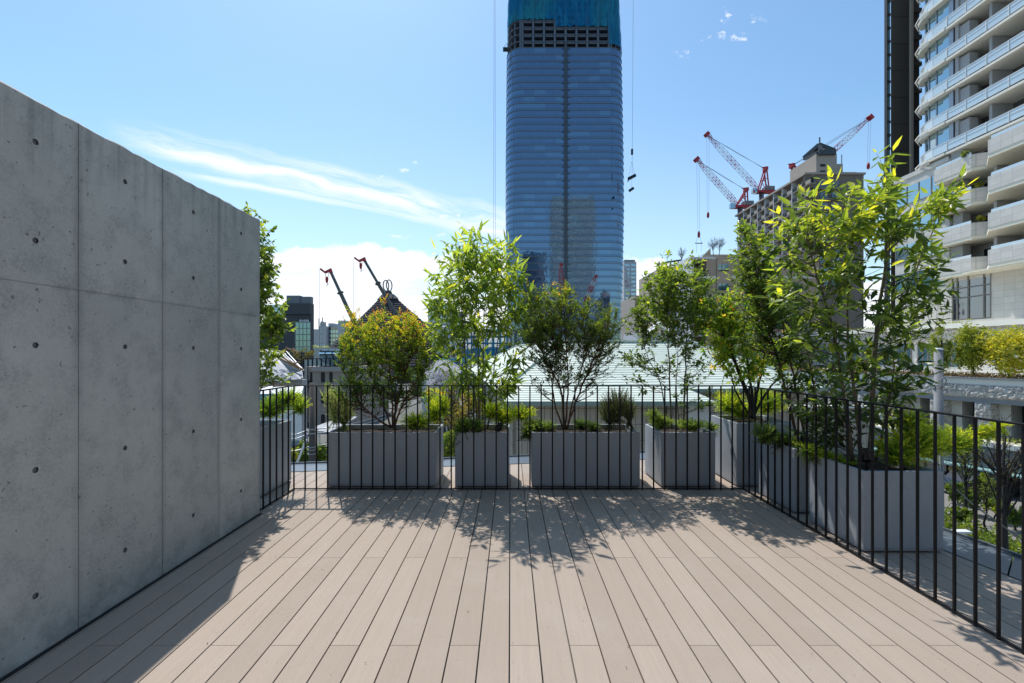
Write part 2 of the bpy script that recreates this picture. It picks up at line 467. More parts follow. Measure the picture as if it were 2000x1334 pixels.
# plugs at the bottom of each tie hole
M_plug = mat('mortar_plug', (.17,.17,.172), .9, 0, .5, 40)
def tie_plug(y, z):
    return MB().tube([(WX-.0105, y, z), (WX-.0065, y, z)], .0138, 14, smooth=False).build('tie_hole_plug', M_plug, wall_t)
hy = [2.261, 2.786, 3.386, 3.986]
p0 = tie_plug(hy[0], 2.56)
for y in hy:
    for z in [2.56, 2.07, 1.55, .93, .305]:
        if y == hy[0] and z == 2.56: continue
        copy_part(p0, (0, y-hy[0], z-2.56))
# metal edge strip between the wall foot and the boards
MB().box(WX+.004, WX+.022, -1.6, WY, -.02, .008).build('edge_strip', mat('edge_trim', (.03,.032,.036), .5, .5), wall_t)

# ================================================================ RAILING
RY = 5.03; RXL = -2.393; RXR = 2.575; RT = 1.157
rail = thing('deck_railing', 'black steel railing with thin square bars around the deck', 'railing', (0, RY, 0))
mb = MB(); mb.k = 0
mb.box(RXL-.016, RXR+.016, RY-.016, RY+.016, RT-.010, RT)
mb.box(RXL-.016, RXL+.016, WY-.01, RY-.0165, RT-.010, RT)
mb.box(RXR-.016, RXR+.016, .6, RY-.0165, RT-.010, RT)
mb.build('top_rail', M_black, rail)
mb = MB()
mb.box(RXL-.010, RXR+.010, RY-.009, RY+.009, .010, .019)
mb.box(RXL-.009, RXL+.009, WY-.01, RY-.0095, .010, .019)
mb.box(RXR-.009, RXR+.009, .6, RY-.0095, .010, .019)
mb.build('bottom_rail', M_black, rail)
def baluster_mesh():
    m_ = MB(); r = .0072; b = .002
    pl = [(-r+b,-r),(r-b,-r),(r,-r+b),(r,r-b),(r-b,r),(-r+b,r),(-r,r-b),(-r,-r+b)]
    m_.prism(pl, .0005, RT-.0105)
    return m_
b0 = baluster_mesh().build('baluster', M_black, rail)
pos = [(RXL+.1242*i, RY) for i in range(41)]+[(RXL, RY-.125*i) for i in range(1, 6)]+[(RXR, RY-.1195*i) for i in range(1, 34)]
for i, (x, y) in enumerate(pos):
    o = b0 if i == 0 else b0.copy()
    if i: C.objects.link(o)
    o.location = Vector((x, y, 0))

# ================================================================ PLANTERS
def planter_material():
    m_ = bpy.data.materials.new('grey_fibre_cement'); m_.use_nodes = True
    q = NT(m_.node_tree); b = q.n['Principled BSDF']
    P = q.new('ShaderNodeNewGeometry').outputs['Position']
    c = q.mix(q.ss(q.noise(P, 3.0, 5), .3, .7), (.35,.375,.405,1), (.395,.42,.45,1))
    c = q.mix(q.m('MULTIPLY', q.ss(q.noise(P, 60, 4, .7), .35, .75), .30), c, (.22,.24,.27,1))
    c = q.mix(q.m('MULTIPLY', q.ss(q.noise(q.vm('MULTIPLY', P, (9,9,1.2)), 1.4, 5), .55, .75), .25), c, (.38,.40,.43,1))
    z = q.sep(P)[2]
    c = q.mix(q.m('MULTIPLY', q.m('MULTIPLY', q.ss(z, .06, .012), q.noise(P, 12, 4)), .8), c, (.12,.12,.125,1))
    q.l.new(c, b.inputs['Base Color']); b.inputs['Roughness'].default_value = .65; b.inputs['Specular IOR Level'].default_value = .35
    bn = q.new('ShaderNodeBump'); bn.inputs['Strength'].default_value = .25; bn.inputs['Distance'].default_value = .002
    q.l.new(q.noise(P, 45, 5, .7), bn.inputs['Height']); q.l.new(bn.outputs[0], b.inputs['Normal'])
    return m_
M_plant = planter_material()
M_soil = mat('potting_soil', (.022,.014,.010), .95, 0, .8, 40, 1.0, 60, col2=(.055,.032,.02))
M_foot = mat('planter_foot', (.02,.02,.02), .8)
def planter(x0, x1, y0, y1, h, label, group):
    cx, cy = (x0+x1)/2, (y0+y1)/2
    t_ = thing('planter', label, 'planter', (cx, cy, 0), group)
    r = .008; wt = .028
    def ring(ix, z): # rounded rectangle inset by ix
        pts = []
        rr = max(r-ix, .001) if ix < r else .004
        for (sx, sy, a0) in ((1,1,0),(-1,1,90),(-1,-1,180),(1,-1,270)):
            for a in (0, 45, 90):
                an = R(a0+a)
                ax = (x1-ix-rr) if sx > 0 else (x0+ix+rr); ay = (y1-ix-rr) if sy > 0 else (y0+ix+rr)
                pts.append((ax+rr*math.cos(an), ay+rr*math.sin(an), z))
        return pts
    rings = [ring(.003, .014), ring(0, .018), ring(0, h-.005), ring(.004, h), ring(wt-.003, h), ring(wt, h-.004), ring(wt, h-.16)]
    n = 12; vs = [p for r_ in rings for p in r_]; fs = []
    for i in range(len(rings)-1):
        for k in range(n): fs.append((i*n+k, i*n+(k+1)%n, (i+1)*n+(k+1)%n, (i+1)*n+k))
    fs.append(tuple(range(n))[::-1])
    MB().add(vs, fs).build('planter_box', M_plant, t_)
    # lumpy soil
    sm = MB(); nx, ny = 14, 8; vs = []; fs = []
    for i in range(nx+1):
        for j in range(ny+1):
            xx = lerp(x0+wt-.002, x1-wt+.002, i/nx); yy = lerp(y0+wt-.002, y1-wt+.002, j/ny)
            vs.append((xx, yy, h-.062+rnd.uniform(-.012, .014)))
    for i in range(nx):
        for j in range(ny):
            a = i*(ny+1)+j; fs.append((a, a+ny+1, a+ny+2, a+1))
    sm.add(vs, fs).build('soil', M_soil, t_)
    fm = MB()
    for xx in (x0+.05, x1-.09):
        for yy in (y0+.05, y1-.09): fm.box(xx, xx+.04, yy, yy+.04, .0065, .0175)
    fm.build('feet', M_foot, t_)
    return t_
G_ = 'grey planters standing outside the railing'
PL = {
 0: (-3.30, -2.598, 4.70, 5.40, .722, 'tall square grey planter just behind the end of the concrete wall'),
 1: (-2.065, -.838, 5.116, 5.70, .620, 'long grey planter holding the orange leaved shrub'),
 2: (-.624, -.012, 5.116, 5.72, .620, 'square grey planter holding the slender tree left of the skyscraper'),
 3: (.240, 1.457, 5.116, 5.72, .620, 'long grey planter in front of the skyscraper with the dark green bush'),
 4: (1.696, 2.306, 5.116, 5.742, .620, 'square grey planter with one side in sun, holding the three stemmed tree'),
 5: (2.554, 3.22, 5.133, 5.80, .723, 'tall square grey planter at the railing corner with a dark trunked tree'),
 6: (2.666, 3.27, 4.275, 4.90, .615, 'grey planter second along the right railing, in the shade of dense foliage'),
 7: (2.671, 3.274, 3.438, 4.07, .617, 'nearest grey planter outside the right railing under the big leaved tree'),
}
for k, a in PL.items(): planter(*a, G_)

# ================================================================ FOLIAGE
def leaf_mat(name, stops, trans=.45, rough=.42, spec=.45, gain=1.45):
    m_ = bpy.data.materials.new(name); m_.use_nodes = True
    q = NT(m_.node_tree); q.n.clear()
    o = q.new('ShaderNodeOutputMaterial'); p = q.new('ShaderNodeBsdfPrincipled'); tr = q.new('ShaderNodeBsdfTranslucent')
    a = q.new('ShaderNodeAttribute'); a.attribute_name = 'tint'
    cr = q.new('ShaderNodeValToRGB'); el = cr.color_ramp.elements
    while len(el) < len(stops): el.new(.5)
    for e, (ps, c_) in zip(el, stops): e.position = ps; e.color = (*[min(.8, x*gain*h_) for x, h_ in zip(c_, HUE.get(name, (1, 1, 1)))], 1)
    q.l.new(a.outputs['Fac'], cr.inputs[0])
    q.l.new(cr.outputs[0], p.inputs['Base Color'])
    hs = q.mix(1.0, cr.outputs[0], (2.3, 2.1, .8, 1) if name != 'blossom' else (1.0, 1.0, 1.0, 1), 'MULTIPLY')
    q.l.new(hs, tr.inputs[0])
    p.inputs['Roughness'].default_value = rough; p.inputs['Specular IOR Level'].default_value = spec
    mx = q.new('ShaderNodeMixShader'); mx.inputs[0].default_value = trans+.07
    q.l.new(p.outputs[0], mx.inputs[1]); q.l.new(tr.outputs[0], mx.inputs[2]); q.l.new(mx.outputs[0], o.inputs[0])
    return m_
HUE = dict(leaf_slender=(1.38,1.06,1.5), leaf_green=(1.38,1.03,1.5), leaf_big=(1.42,1.05,1.5), leaf_dark=(1.2,1,1.3), needle_green=(1.25,1,1.3), needle_gold=(.84,1,1.4), leaf_yellow=(.86,1,1.2), leaf_orange=(.86,1.02,1.1), golden_leaf=(.95,1,1.1), hedge_leaf=(1.2,1,1.2))
GREEN = [(0, (.018,.045,.010)), (.45, (.045,.105,.018)), (.8, (.12,.22,.025)), (1, (.26,.34,.03))]
L_slim = leaf_mat('leaf_slender', gain=1.55, stops=[(0,(.025,.055,.014)), (.5,(.065,.14,.024)), (.85,(.17,.28,.035)), (1,(.30,.38,.04))])
L_orange = leaf_mat('leaf_orange', [(0,(.022,.045,.010)), (.35,(.07,.12,.018)), (.6,(.20,.23,.025)), (.8,(.42,.30,.03)), (.93,(.46,.17,.03)), (1,(.30,.07,.03))])
L_dark = leaf_mat('leaf_dark', [(0,(.016,.035,.010)), (.5,(.042,.088,.018)), (.85,(.13,.21,.024)), (1,(.36,.24,.04))], .4)
L_green = leaf_mat('leaf_green', GREEN)
L_yel = leaf_mat('leaf_yellow', [(0,(.03,.06,.012)), (.4,(.09,.16,.022)), (.75,(.26,.30,.03)), (.92,(.46,.36,.04)), (1,(.50,.24,.05))])
L_big = leaf_mat('leaf_big', [(0,(.014,.036,.010)), (.45,(.036,.085,.018)), (.8,(.13,.24,.03)), (1,(.30,.40,.035))], .42, .34, .5)
L_jun = leaf_mat('needle_gold', gain=1.85, stops=[(0,(.03,.06,.012)), (.4,(.09,.15,.02)), (.75,(.26,.31,.03)), (1,(.45,.40,.04))], trans=.35, rough=.6, spec=.2)
L_jgr = leaf_mat('needle_green', gain=1.8, stops=[(0,(.018,.045,.014)), (.5,(.055,.12,.028)), (1,(.15,.26,.05))], trans=.3, rough=.6, spec=.2)
L_rose = leaf_mat('leaf_rosemary', [(0,(.035,.05,.025)), (.6,(.10,.13,.07)), (1,(.22,.26,.15))], .25, .6, .2)
L_silver = leaf_mat('leaf_silver', gain=2.0, stops=[(0,(.07,.10,.05)), (.6,(.20,.25,.15)), (1,(.40,.45,.30))], trans=.3, rough=.6, spec=.2)
M_bark = mat('bark_grey', (.20,.17,.12), .85, 0, .8, 30, .5, 60, col2=(.09,.075,.05))
M_bark_r = mat('bark_brown', (.17,.095,.055), .85, 0, .8, 30, .5, 60, col2=(.08,.045,.03))
M_bark_d = mat('bark_dark', (.035,.03,.027), .85, 0, .8, 30, .5, 60)

# leaf templates (along +x, width in y, fold in z)
def leaf_tmpl(fold=.25, bend=.12, wide=.45):
    v = np.array([[0,0,0],[.33,0,-fold*.5+bend*.2],[.68,0,-fold*.45-bend*.2],[1,0,-bend],
                  [.30,.5,.0+bend*.2],[.30,-.5,.0+bend*.2],[.66,wide*.82,-bend*.2],[.66,-wide*.82,-bend*.2]])
    f = [(0,5,1),(0,1,4),(1,5,7,2),(4,1,2,6),(2,7,3),(6,2,3)]
    return v, f
def small_tmpl(fold=.2):
    v = np.array([[0,0,0],[.5,.5,.0],[1,0,0],[.5,-.5,.0],[.5,0,-fold]])
    return v, [(0,4,1),(1,4,2),(2,4,3),(3,4,0)]
T_LEAF = leaf_tmpl(); T_SMALL = small_tmpl()
T_NEED = (np.array([[0,.5,0],[0,-.5,0],[1,0,0]]), [(0,1,2)])
def leaves_mesh(name, Ps, Ds, Ns, Ls, Ws, Ts, tmpl, material, parent=None, loc=None, **pr):
    """many leaves in one crown mesh: P base, D direction, N up-ish normal, L length, W width, T tint"""
    P = np.array(Ps); D = np.array(Ds); N = np.array(Ns); L = np.array(Ls); W = np.array(Ws)
    D /= np.linalg.norm(D, axis=1)[:, None]+1e-9
    S = np.cross(N, D); S /= np.linalg.norm(S, axis=1)[:, None]+1e-9
    N = np.cross(D, S)
    tv, tf = tmpl; nv = len(tv); n = len(P)
    V = (P[:, None, :]+D[:, None, :]*(tv[None, :, 0, None]*L[:, None, None])
         +S[:, None, :]*(tv[None, :, 1, None]*W[:, None, None])+N[:, None, :]*(tv[None, :, 2, None]*(L*.45+W*.5)[:, None, None]))
    V = V.reshape(-1, 3)
    F_ = []
    for f in tf:
        arr = np.array(f)[None, :]+(np.arange(n)*nv)[:, None]
        F_ += arr.tolist()
    mb = MB(); mb.v = V.tolist(); mb.f = F_; mb.mi = [0]*len(F_); mb.sm = [False]*len(F_)
    o = mb.build(name, material, parent, loc, **pr)
    a = o.data.attributes.new('tint', 'FLOAT', 'POINT')
    a.data.foreach_set('value', np.repeat(np.clip(Ts, 0, 1), nv))
    return o
def npv(v): return np.array([v[0], v[1], v[2]], dtype=float)
def tree(name, label, cat, base, stems, blobs, Yt, material, bark, leaf=(.10, .026), nbr=60, ntw=5, nlf=7, tmpl=None,
         droop=.25, tint=(.15, .6), tipt=.35, srad=.012, seed=1, depth=.28, twl=(.08, .20), group=None, spread=.9, toptint=0.0, upb=.55, lean=.12):
    """stems: pixel polylines; blobs: (px, py, rx, ry, weight) of the crown at depth Yt"""
    r_ = np.random.RandomState(seed)
    root = thing(name, label, cat, base, group)
    tm = MB(); SP = []
    for si, st in enumerate(stems):
        pts = []
        n = len(st)
        off0 = r_.uniform(-.05, .05); off1 = r_.uniform(-.8, .8)*depth*.6
        for i, q_ in enumerate(st):
            f = i/(n-1)
            p = at(q_[0], q_[1], Yt+lerp(off0, off1, f))
            pts.append(npv(p))
        # resample smooth
        pp = []
        for i in range(n-1):
            for k in range(5):
                f = k/5; a = pts[max(i-1,0)]; b = pts[i]; c = pts[i+1]; d = pts[min(i+2,n-1)]
                pp.append(.5*((2*b)+(-a+c)*f+(2*a-5*b+4*c-d)*f*f+(-a+3*b-3*c+d)*f**3))
        pp.append(pts[-1])
        for j in range(1, len(pp)): pp[j] = pp[j]+r_.normal(0, .004, 3)
        sr = srad*(st[0][2] if len(st[0]) > 2 else 1)
        rad = [lerp(sr, sr*.22, (j/(len(pp)-1))**.8) for j in range(len(pp))]
        tm.tube(pp, rad, 8)
        for j, p in enumerate(pp): SP.append((p, rad[j]))
    SPp = np.array([s[0] for s in SP]); SPr = np.array([s[1] for s in SP])
    wts = np.array([b[4] if len(b) > 4 else 1 for b in blobs], float)*np.array([b[2]*b[3] for b in blobs], float); wts /= wts.sum()
    Ps = []; Ds = []; Ns = []; Ls = []; Ws = []; Ts = []
    up = np.array([0,0,1.])
    zt = max(Z_(b[1]-b[3], Yt) for b in blobs); zb = min(Z_(b[1]+b[3], Yt) for b in blobs)
    cxw = np.array([X_(b[0], Yt) for b in blobs]).mean()
    for i in range(nbr):
        b = blobs[r_.choice(len(blobs), p=wts)]
        while True:
            q_ = r_.uniform(-1, 1, 3)
            if np.dot(q_, q_) < 1: break
        q_ = q_/(np.linalg.norm(q_)+1e-6)*np.linalg.norm(q_)**.6
        c = npv(at(b[0], b[1], Yt)); k = Yt/F
        hz_ = (Z_(b[1], Yt)-zb)/(zt-zb+1e-6)
        tg = npv(at(b[0]+q_[0]*b[2], b[1]-q_[2]*b[3], Yt+r_.uniform(-1, 1)*depth*(.45+.55*min(1.0, b[2]/32))-lean*hz_))
        dd = SPp-tg; dist = np.linalg.norm(dd, axis=1)+np.maximum(0, SPp[:, 2]-(tg[2]-.10))*3.0
        j = int(np.argmin(dist+r_.uniform(0, .12, len(dist)))); s0 = SPp[j]
        L = np.linalg.norm(tg-s0)
        mid = s0*.5+tg*.5+np.array([0,0,-.08*L])+r_.normal(0, .03*L+1e-3, 3)
        br = [s0*(1-f)**2+2*mid*f*(1-f)+tg*f*f for f in np.linspace(0, 1, 6)]
        r0 = min(SPr[j]*.7, .002+.012*L)
        tm.tube(br, [lerp(r0, .0012, f) for f in np.linspace(0, 1, 6)], 5, cap=False)
        tw_n = ntw
        for m_ in range(tw_n):
            f = 1.0 if m_ == 0 else r_.uniform(.35, 1.0)
            p0_ = s0*(1-f)**2+2*mid*f*(1-f)+tg*f*f
            out_ = (tg-s0)/(L+1e-6)
            dirv = out_*.6+r_.normal(0, spread*.5, 3)+up*upb*.5
            dirv /= np.linalg.norm(dirv)
            tl = r_.uniform(*twl)
            e = p0_+dirv*tl; md = p0_+dirv*tl*.5+up*.015
            tm.tube([p0_, md, e], [.0016, .0011, .0006], 3, cap=False)
            btint = r_.uniform(*tint)
            for l_ in range(nlf):
                g = (l_+.6)/nlf
                g = .15+.85*g
                pp_ = p0_*(1-g)**2+2*md*g*(1-g)+e*g*g
                side = np.cross(dirv, up); side /= np.linalg.norm(side)+1e-6
                ang = (1 if l_ % 2 else -1)
                d_ = dirv*r_.uniform(.25, .7)+side*ang*r_.uniform(.4, .9)+r_.normal(0, .35, 3)-up*droop*r_.uniform(.2, 1.4)
                if l_ == nlf-1: d_ = dirv+r_.normal(0, .2, 3)
                nn = up+r_.normal(0, .45, 3)
                s_ = r_.uniform(.45, 1.2)
                Ps.append(pp_); Ds.append(d_); Ns.append(nn); Ls.append(leaf[0]*s_); Ws.append(leaf[1]*s_*r_.uniform(.85, 1.15))
                hh = (pp_[2]-zb)/(zt-zb+1e-6)
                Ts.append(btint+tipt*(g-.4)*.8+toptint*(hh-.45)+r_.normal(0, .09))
    tm.build('trunk', bark, root)
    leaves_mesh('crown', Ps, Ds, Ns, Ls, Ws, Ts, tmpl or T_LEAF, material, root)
    return root
def conifer(name, label, cat, blobs, Yt, material, n=260, seed=1, group=None, stem=(.10,.22), need=(.022,.0045), tint=(.2,.75), depth=.2, bark=None, flat=.45, zmin=None, lean=(0,0), cnt=26, loc=None):
    """feathery low evergreen: arching sprays of needles"""
    r_ = np.random.RandomState(seed)
    c0 = at(blobs[0][0], blobs[0][1], Yt)
    base = loc or (c0.x, Yt, zmin if zmin is not None else c0.z-.1)
    root = thing(name, label, cat, base, group)
    tm = MB(); Ps = []; Ds = []; Ns = []; Ls = []; Ws = []; Ts = []
    w_ = np.array([b[2]*b[3]*(b[4] if len(b) > 4 else 1) for b in blobs], float); w_ /= w_.sum(); k = Yt/F
    up = np.array([0,0,1.])
    need = (need[0]*1.15, need[1]*1.5)
    for i in range(int(n*1.7)):
        b = blobs[r_.choice(len(blobs), p=w_)]
        q_ = r_.normal(0, 1, 3); q_ /= np.linalg.norm(q_)
        rr = r_.uniform(.15, 1)**.5
        c = npv(at(b[0], b[1]+b[3]*.35, Yt))
        tip = npv(at(b[0], b[1], Yt))+q_*rr*np.array([b[2]*k, depth, b[3]*k])
        if tip[2] < c[2]-b[3]*k*.75: tip[2] = c[2]-b[3]*k*r_.uniform(0, .75)
        d0 = tip-c+up*.05*flat; d0 /= np.linalg.norm(d0)+1e-6
        L = r_.uniform(*stem); s0 = tip-d0*L
        e = tip+np.array([lean[0], 0, lean[1]])*L*.4
        md = (s0+e)/2+up*L*.10
        tm.tube([s0, md, e], [.0018, .0012, .0005], 3, cap=False)
        bt = r_.uniform(*tint)
        fr = r_.normal(0, 1, 3); side = np.cross(d0, fr); side /= np.linalg.norm(side)+1e-6; s2 = np.cross(d0, side)
        for m_ in range(cnt):
            g = (m_+1)/cnt
            p = s0*(1-g)**2+2*md*g*(1-g)+e*g*g
            a = r_.uniform(0, 2*math.pi) if m_ % 3 == 0 else (0 if m_ % 2 else math.pi)+r_.normal(0, .3)
            d_ = d0*r_.uniform(.7, 1.1)+(side*math.cos(a)+s2*math.sin(a))*r_.uniform(.5, .9)
            s_ = (1.25-.75*g)*r_.uniform(.7, 1.2)
            Ps.append(p); Ds.append(d_); Ns.append(r_.normal(0, 1, 3)+up); Ls.append(need[0]*s_); Ws.append(need[1]*r_.uniform(.8, 1.3))
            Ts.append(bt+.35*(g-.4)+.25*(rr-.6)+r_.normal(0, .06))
    tm.build('stems', bark or M_bark_r, root)
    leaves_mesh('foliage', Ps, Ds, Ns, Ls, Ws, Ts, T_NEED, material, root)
    return root

def base(px, Y, z): return (X_(px, Y), Y, z)
# tree behind the wall end
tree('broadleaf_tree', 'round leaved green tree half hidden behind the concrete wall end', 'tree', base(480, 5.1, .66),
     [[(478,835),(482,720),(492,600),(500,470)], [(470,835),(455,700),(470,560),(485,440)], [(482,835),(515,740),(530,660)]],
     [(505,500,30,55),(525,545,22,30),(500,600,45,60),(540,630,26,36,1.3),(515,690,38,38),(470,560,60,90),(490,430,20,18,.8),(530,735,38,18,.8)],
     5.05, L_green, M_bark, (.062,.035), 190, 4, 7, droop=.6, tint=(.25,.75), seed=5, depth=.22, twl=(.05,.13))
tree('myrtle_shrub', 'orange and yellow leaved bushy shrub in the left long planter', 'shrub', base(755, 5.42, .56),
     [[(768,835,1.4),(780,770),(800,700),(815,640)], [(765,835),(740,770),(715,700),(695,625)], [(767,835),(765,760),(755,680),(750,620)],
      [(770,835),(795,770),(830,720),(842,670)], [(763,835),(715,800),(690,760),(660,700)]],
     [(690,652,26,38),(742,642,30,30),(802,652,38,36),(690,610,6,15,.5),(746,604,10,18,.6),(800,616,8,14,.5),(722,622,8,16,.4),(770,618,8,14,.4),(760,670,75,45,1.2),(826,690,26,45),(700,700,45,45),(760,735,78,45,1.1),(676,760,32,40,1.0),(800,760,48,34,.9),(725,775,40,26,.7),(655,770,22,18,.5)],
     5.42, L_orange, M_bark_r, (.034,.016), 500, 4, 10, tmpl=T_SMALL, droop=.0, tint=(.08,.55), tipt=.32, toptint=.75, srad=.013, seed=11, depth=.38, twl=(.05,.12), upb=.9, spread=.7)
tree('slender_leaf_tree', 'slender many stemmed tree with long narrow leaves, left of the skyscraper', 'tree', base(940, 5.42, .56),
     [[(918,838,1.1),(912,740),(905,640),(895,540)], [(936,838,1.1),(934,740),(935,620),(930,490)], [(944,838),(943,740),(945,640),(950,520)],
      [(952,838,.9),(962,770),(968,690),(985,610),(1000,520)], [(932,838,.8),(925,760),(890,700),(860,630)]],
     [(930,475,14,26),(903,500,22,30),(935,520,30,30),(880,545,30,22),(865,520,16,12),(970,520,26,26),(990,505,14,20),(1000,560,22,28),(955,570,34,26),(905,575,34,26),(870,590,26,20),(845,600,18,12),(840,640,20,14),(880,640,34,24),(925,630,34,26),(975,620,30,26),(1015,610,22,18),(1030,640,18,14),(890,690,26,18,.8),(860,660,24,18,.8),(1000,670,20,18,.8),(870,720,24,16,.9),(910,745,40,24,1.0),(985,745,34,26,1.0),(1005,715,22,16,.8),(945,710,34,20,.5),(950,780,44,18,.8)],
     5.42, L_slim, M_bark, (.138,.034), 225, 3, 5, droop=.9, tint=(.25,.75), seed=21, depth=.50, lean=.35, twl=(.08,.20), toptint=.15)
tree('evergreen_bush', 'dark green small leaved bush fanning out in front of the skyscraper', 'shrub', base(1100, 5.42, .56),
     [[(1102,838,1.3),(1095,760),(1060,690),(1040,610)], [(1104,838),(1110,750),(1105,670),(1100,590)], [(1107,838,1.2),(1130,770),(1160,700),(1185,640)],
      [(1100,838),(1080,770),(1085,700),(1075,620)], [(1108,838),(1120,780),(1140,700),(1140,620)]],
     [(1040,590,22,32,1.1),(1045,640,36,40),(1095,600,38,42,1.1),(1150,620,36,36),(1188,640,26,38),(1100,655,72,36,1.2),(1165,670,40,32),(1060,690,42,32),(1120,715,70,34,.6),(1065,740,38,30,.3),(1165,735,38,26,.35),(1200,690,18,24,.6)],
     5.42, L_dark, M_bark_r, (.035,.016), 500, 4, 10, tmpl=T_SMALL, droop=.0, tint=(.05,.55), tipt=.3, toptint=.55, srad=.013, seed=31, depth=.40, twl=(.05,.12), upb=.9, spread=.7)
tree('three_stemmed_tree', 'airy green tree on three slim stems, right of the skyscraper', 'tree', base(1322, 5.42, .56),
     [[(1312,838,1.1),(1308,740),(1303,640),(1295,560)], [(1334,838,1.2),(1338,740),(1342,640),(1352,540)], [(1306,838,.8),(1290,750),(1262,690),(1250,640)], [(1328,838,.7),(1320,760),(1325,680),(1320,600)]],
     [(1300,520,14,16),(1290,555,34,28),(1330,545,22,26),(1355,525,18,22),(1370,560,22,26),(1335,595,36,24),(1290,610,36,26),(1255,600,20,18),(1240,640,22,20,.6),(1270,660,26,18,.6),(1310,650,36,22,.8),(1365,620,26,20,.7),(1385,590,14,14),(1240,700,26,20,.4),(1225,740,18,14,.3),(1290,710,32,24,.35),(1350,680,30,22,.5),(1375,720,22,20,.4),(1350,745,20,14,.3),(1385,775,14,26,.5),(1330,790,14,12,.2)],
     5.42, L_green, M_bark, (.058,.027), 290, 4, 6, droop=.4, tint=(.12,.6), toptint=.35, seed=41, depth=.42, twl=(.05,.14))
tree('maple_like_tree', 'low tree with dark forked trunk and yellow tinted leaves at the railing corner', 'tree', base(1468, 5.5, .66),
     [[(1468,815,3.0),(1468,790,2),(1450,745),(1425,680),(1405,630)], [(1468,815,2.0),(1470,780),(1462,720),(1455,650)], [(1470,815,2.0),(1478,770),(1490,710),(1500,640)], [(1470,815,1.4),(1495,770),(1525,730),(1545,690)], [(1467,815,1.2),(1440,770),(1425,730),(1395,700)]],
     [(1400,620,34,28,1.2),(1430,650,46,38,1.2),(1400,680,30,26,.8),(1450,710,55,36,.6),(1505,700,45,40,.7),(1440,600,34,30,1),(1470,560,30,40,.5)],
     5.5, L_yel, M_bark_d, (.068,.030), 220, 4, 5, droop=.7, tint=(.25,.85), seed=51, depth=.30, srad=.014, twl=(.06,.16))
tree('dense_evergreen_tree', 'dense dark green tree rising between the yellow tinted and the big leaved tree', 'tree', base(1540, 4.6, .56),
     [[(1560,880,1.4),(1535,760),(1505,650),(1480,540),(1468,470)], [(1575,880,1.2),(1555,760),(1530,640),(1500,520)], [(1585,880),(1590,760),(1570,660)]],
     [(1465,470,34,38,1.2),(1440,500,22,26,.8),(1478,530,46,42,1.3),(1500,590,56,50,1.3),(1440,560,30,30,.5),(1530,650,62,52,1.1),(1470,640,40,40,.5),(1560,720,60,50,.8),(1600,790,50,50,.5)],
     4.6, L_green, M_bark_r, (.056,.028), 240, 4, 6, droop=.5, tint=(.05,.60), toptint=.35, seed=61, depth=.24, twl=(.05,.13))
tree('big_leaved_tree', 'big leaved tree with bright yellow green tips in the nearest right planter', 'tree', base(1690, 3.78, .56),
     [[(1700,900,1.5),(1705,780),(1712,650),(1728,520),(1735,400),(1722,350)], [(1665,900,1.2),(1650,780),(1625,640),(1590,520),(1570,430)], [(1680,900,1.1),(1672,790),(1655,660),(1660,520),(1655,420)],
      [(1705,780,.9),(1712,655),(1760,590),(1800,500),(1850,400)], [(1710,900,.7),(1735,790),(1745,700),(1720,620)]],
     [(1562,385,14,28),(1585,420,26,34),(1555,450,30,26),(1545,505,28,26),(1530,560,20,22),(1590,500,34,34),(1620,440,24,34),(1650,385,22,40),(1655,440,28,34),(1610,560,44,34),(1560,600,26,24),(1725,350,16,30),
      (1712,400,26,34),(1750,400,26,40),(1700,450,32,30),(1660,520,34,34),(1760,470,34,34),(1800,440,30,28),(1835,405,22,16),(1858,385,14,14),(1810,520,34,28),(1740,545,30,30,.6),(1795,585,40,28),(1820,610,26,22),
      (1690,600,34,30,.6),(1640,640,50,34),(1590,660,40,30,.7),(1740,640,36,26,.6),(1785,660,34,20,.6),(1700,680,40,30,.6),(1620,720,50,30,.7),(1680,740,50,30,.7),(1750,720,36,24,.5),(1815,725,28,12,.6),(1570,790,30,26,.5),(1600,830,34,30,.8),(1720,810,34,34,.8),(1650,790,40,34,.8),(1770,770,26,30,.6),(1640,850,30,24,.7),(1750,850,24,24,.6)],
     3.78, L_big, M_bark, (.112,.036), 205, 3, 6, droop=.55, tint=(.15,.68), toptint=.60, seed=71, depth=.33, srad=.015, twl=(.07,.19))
# low evergreens and herbs in the planters
G2 = 'low evergreens at the feet of the planter trees'
conifer('golden_juniper', 'golden green juniper spilling from the planter behind the wall end', 'shrub', [(525,795,45,26),(560,775,34,22),(585,790,22,24,.6)], 5.1, L_jun, 420, 101, G2, zmin=.66)
conifer('golden_juniper', 'yellow tipped juniper at the right end of the orange shrub planter', 'shrub', [(815,820,40,20),(850,800,24,28,1.2),(868,790,14,24)], 5.4, L_jun, 420, 102, G2, zmin=.56, tint=(.2,.9))
conifer('creeping_juniper', 'bluish green juniper creeping over the left rim of the slender tree planter', 'shrub', [(905,830,22,18),(930,828,22,14),(893,846,8,16,.8)], 5.2, L_jgr, 300, 103, G2, zmin=.56)
conifer('golden_juniper', 'bright yellow green juniper arching over the gap between two planters', 'shrub', [(985,810,36,24),(1020,805,34,18),(960,800,26,24)], 5.45, L_jun, 460, 104, G2, zmin=.56, tint=(.3,.9))
conifer('creeping_juniper', 'green juniper hanging from the left end of the dark bush planter', 'shrub', [(1050,828,30,14),(1032,838,20,22),(1075,830,16,10)], 5.3, L_jgr, 300, 105, G2, zmin=.56)
conifer('creeping_juniper', 'dark juniper tuft below the middle of the dark bush', 'shrub', [(1135,825,22,10),(1160,830,20,9)], 5.45, L_jgr, 160, 106, G2, zmin=.56, tint=(.1,.5))
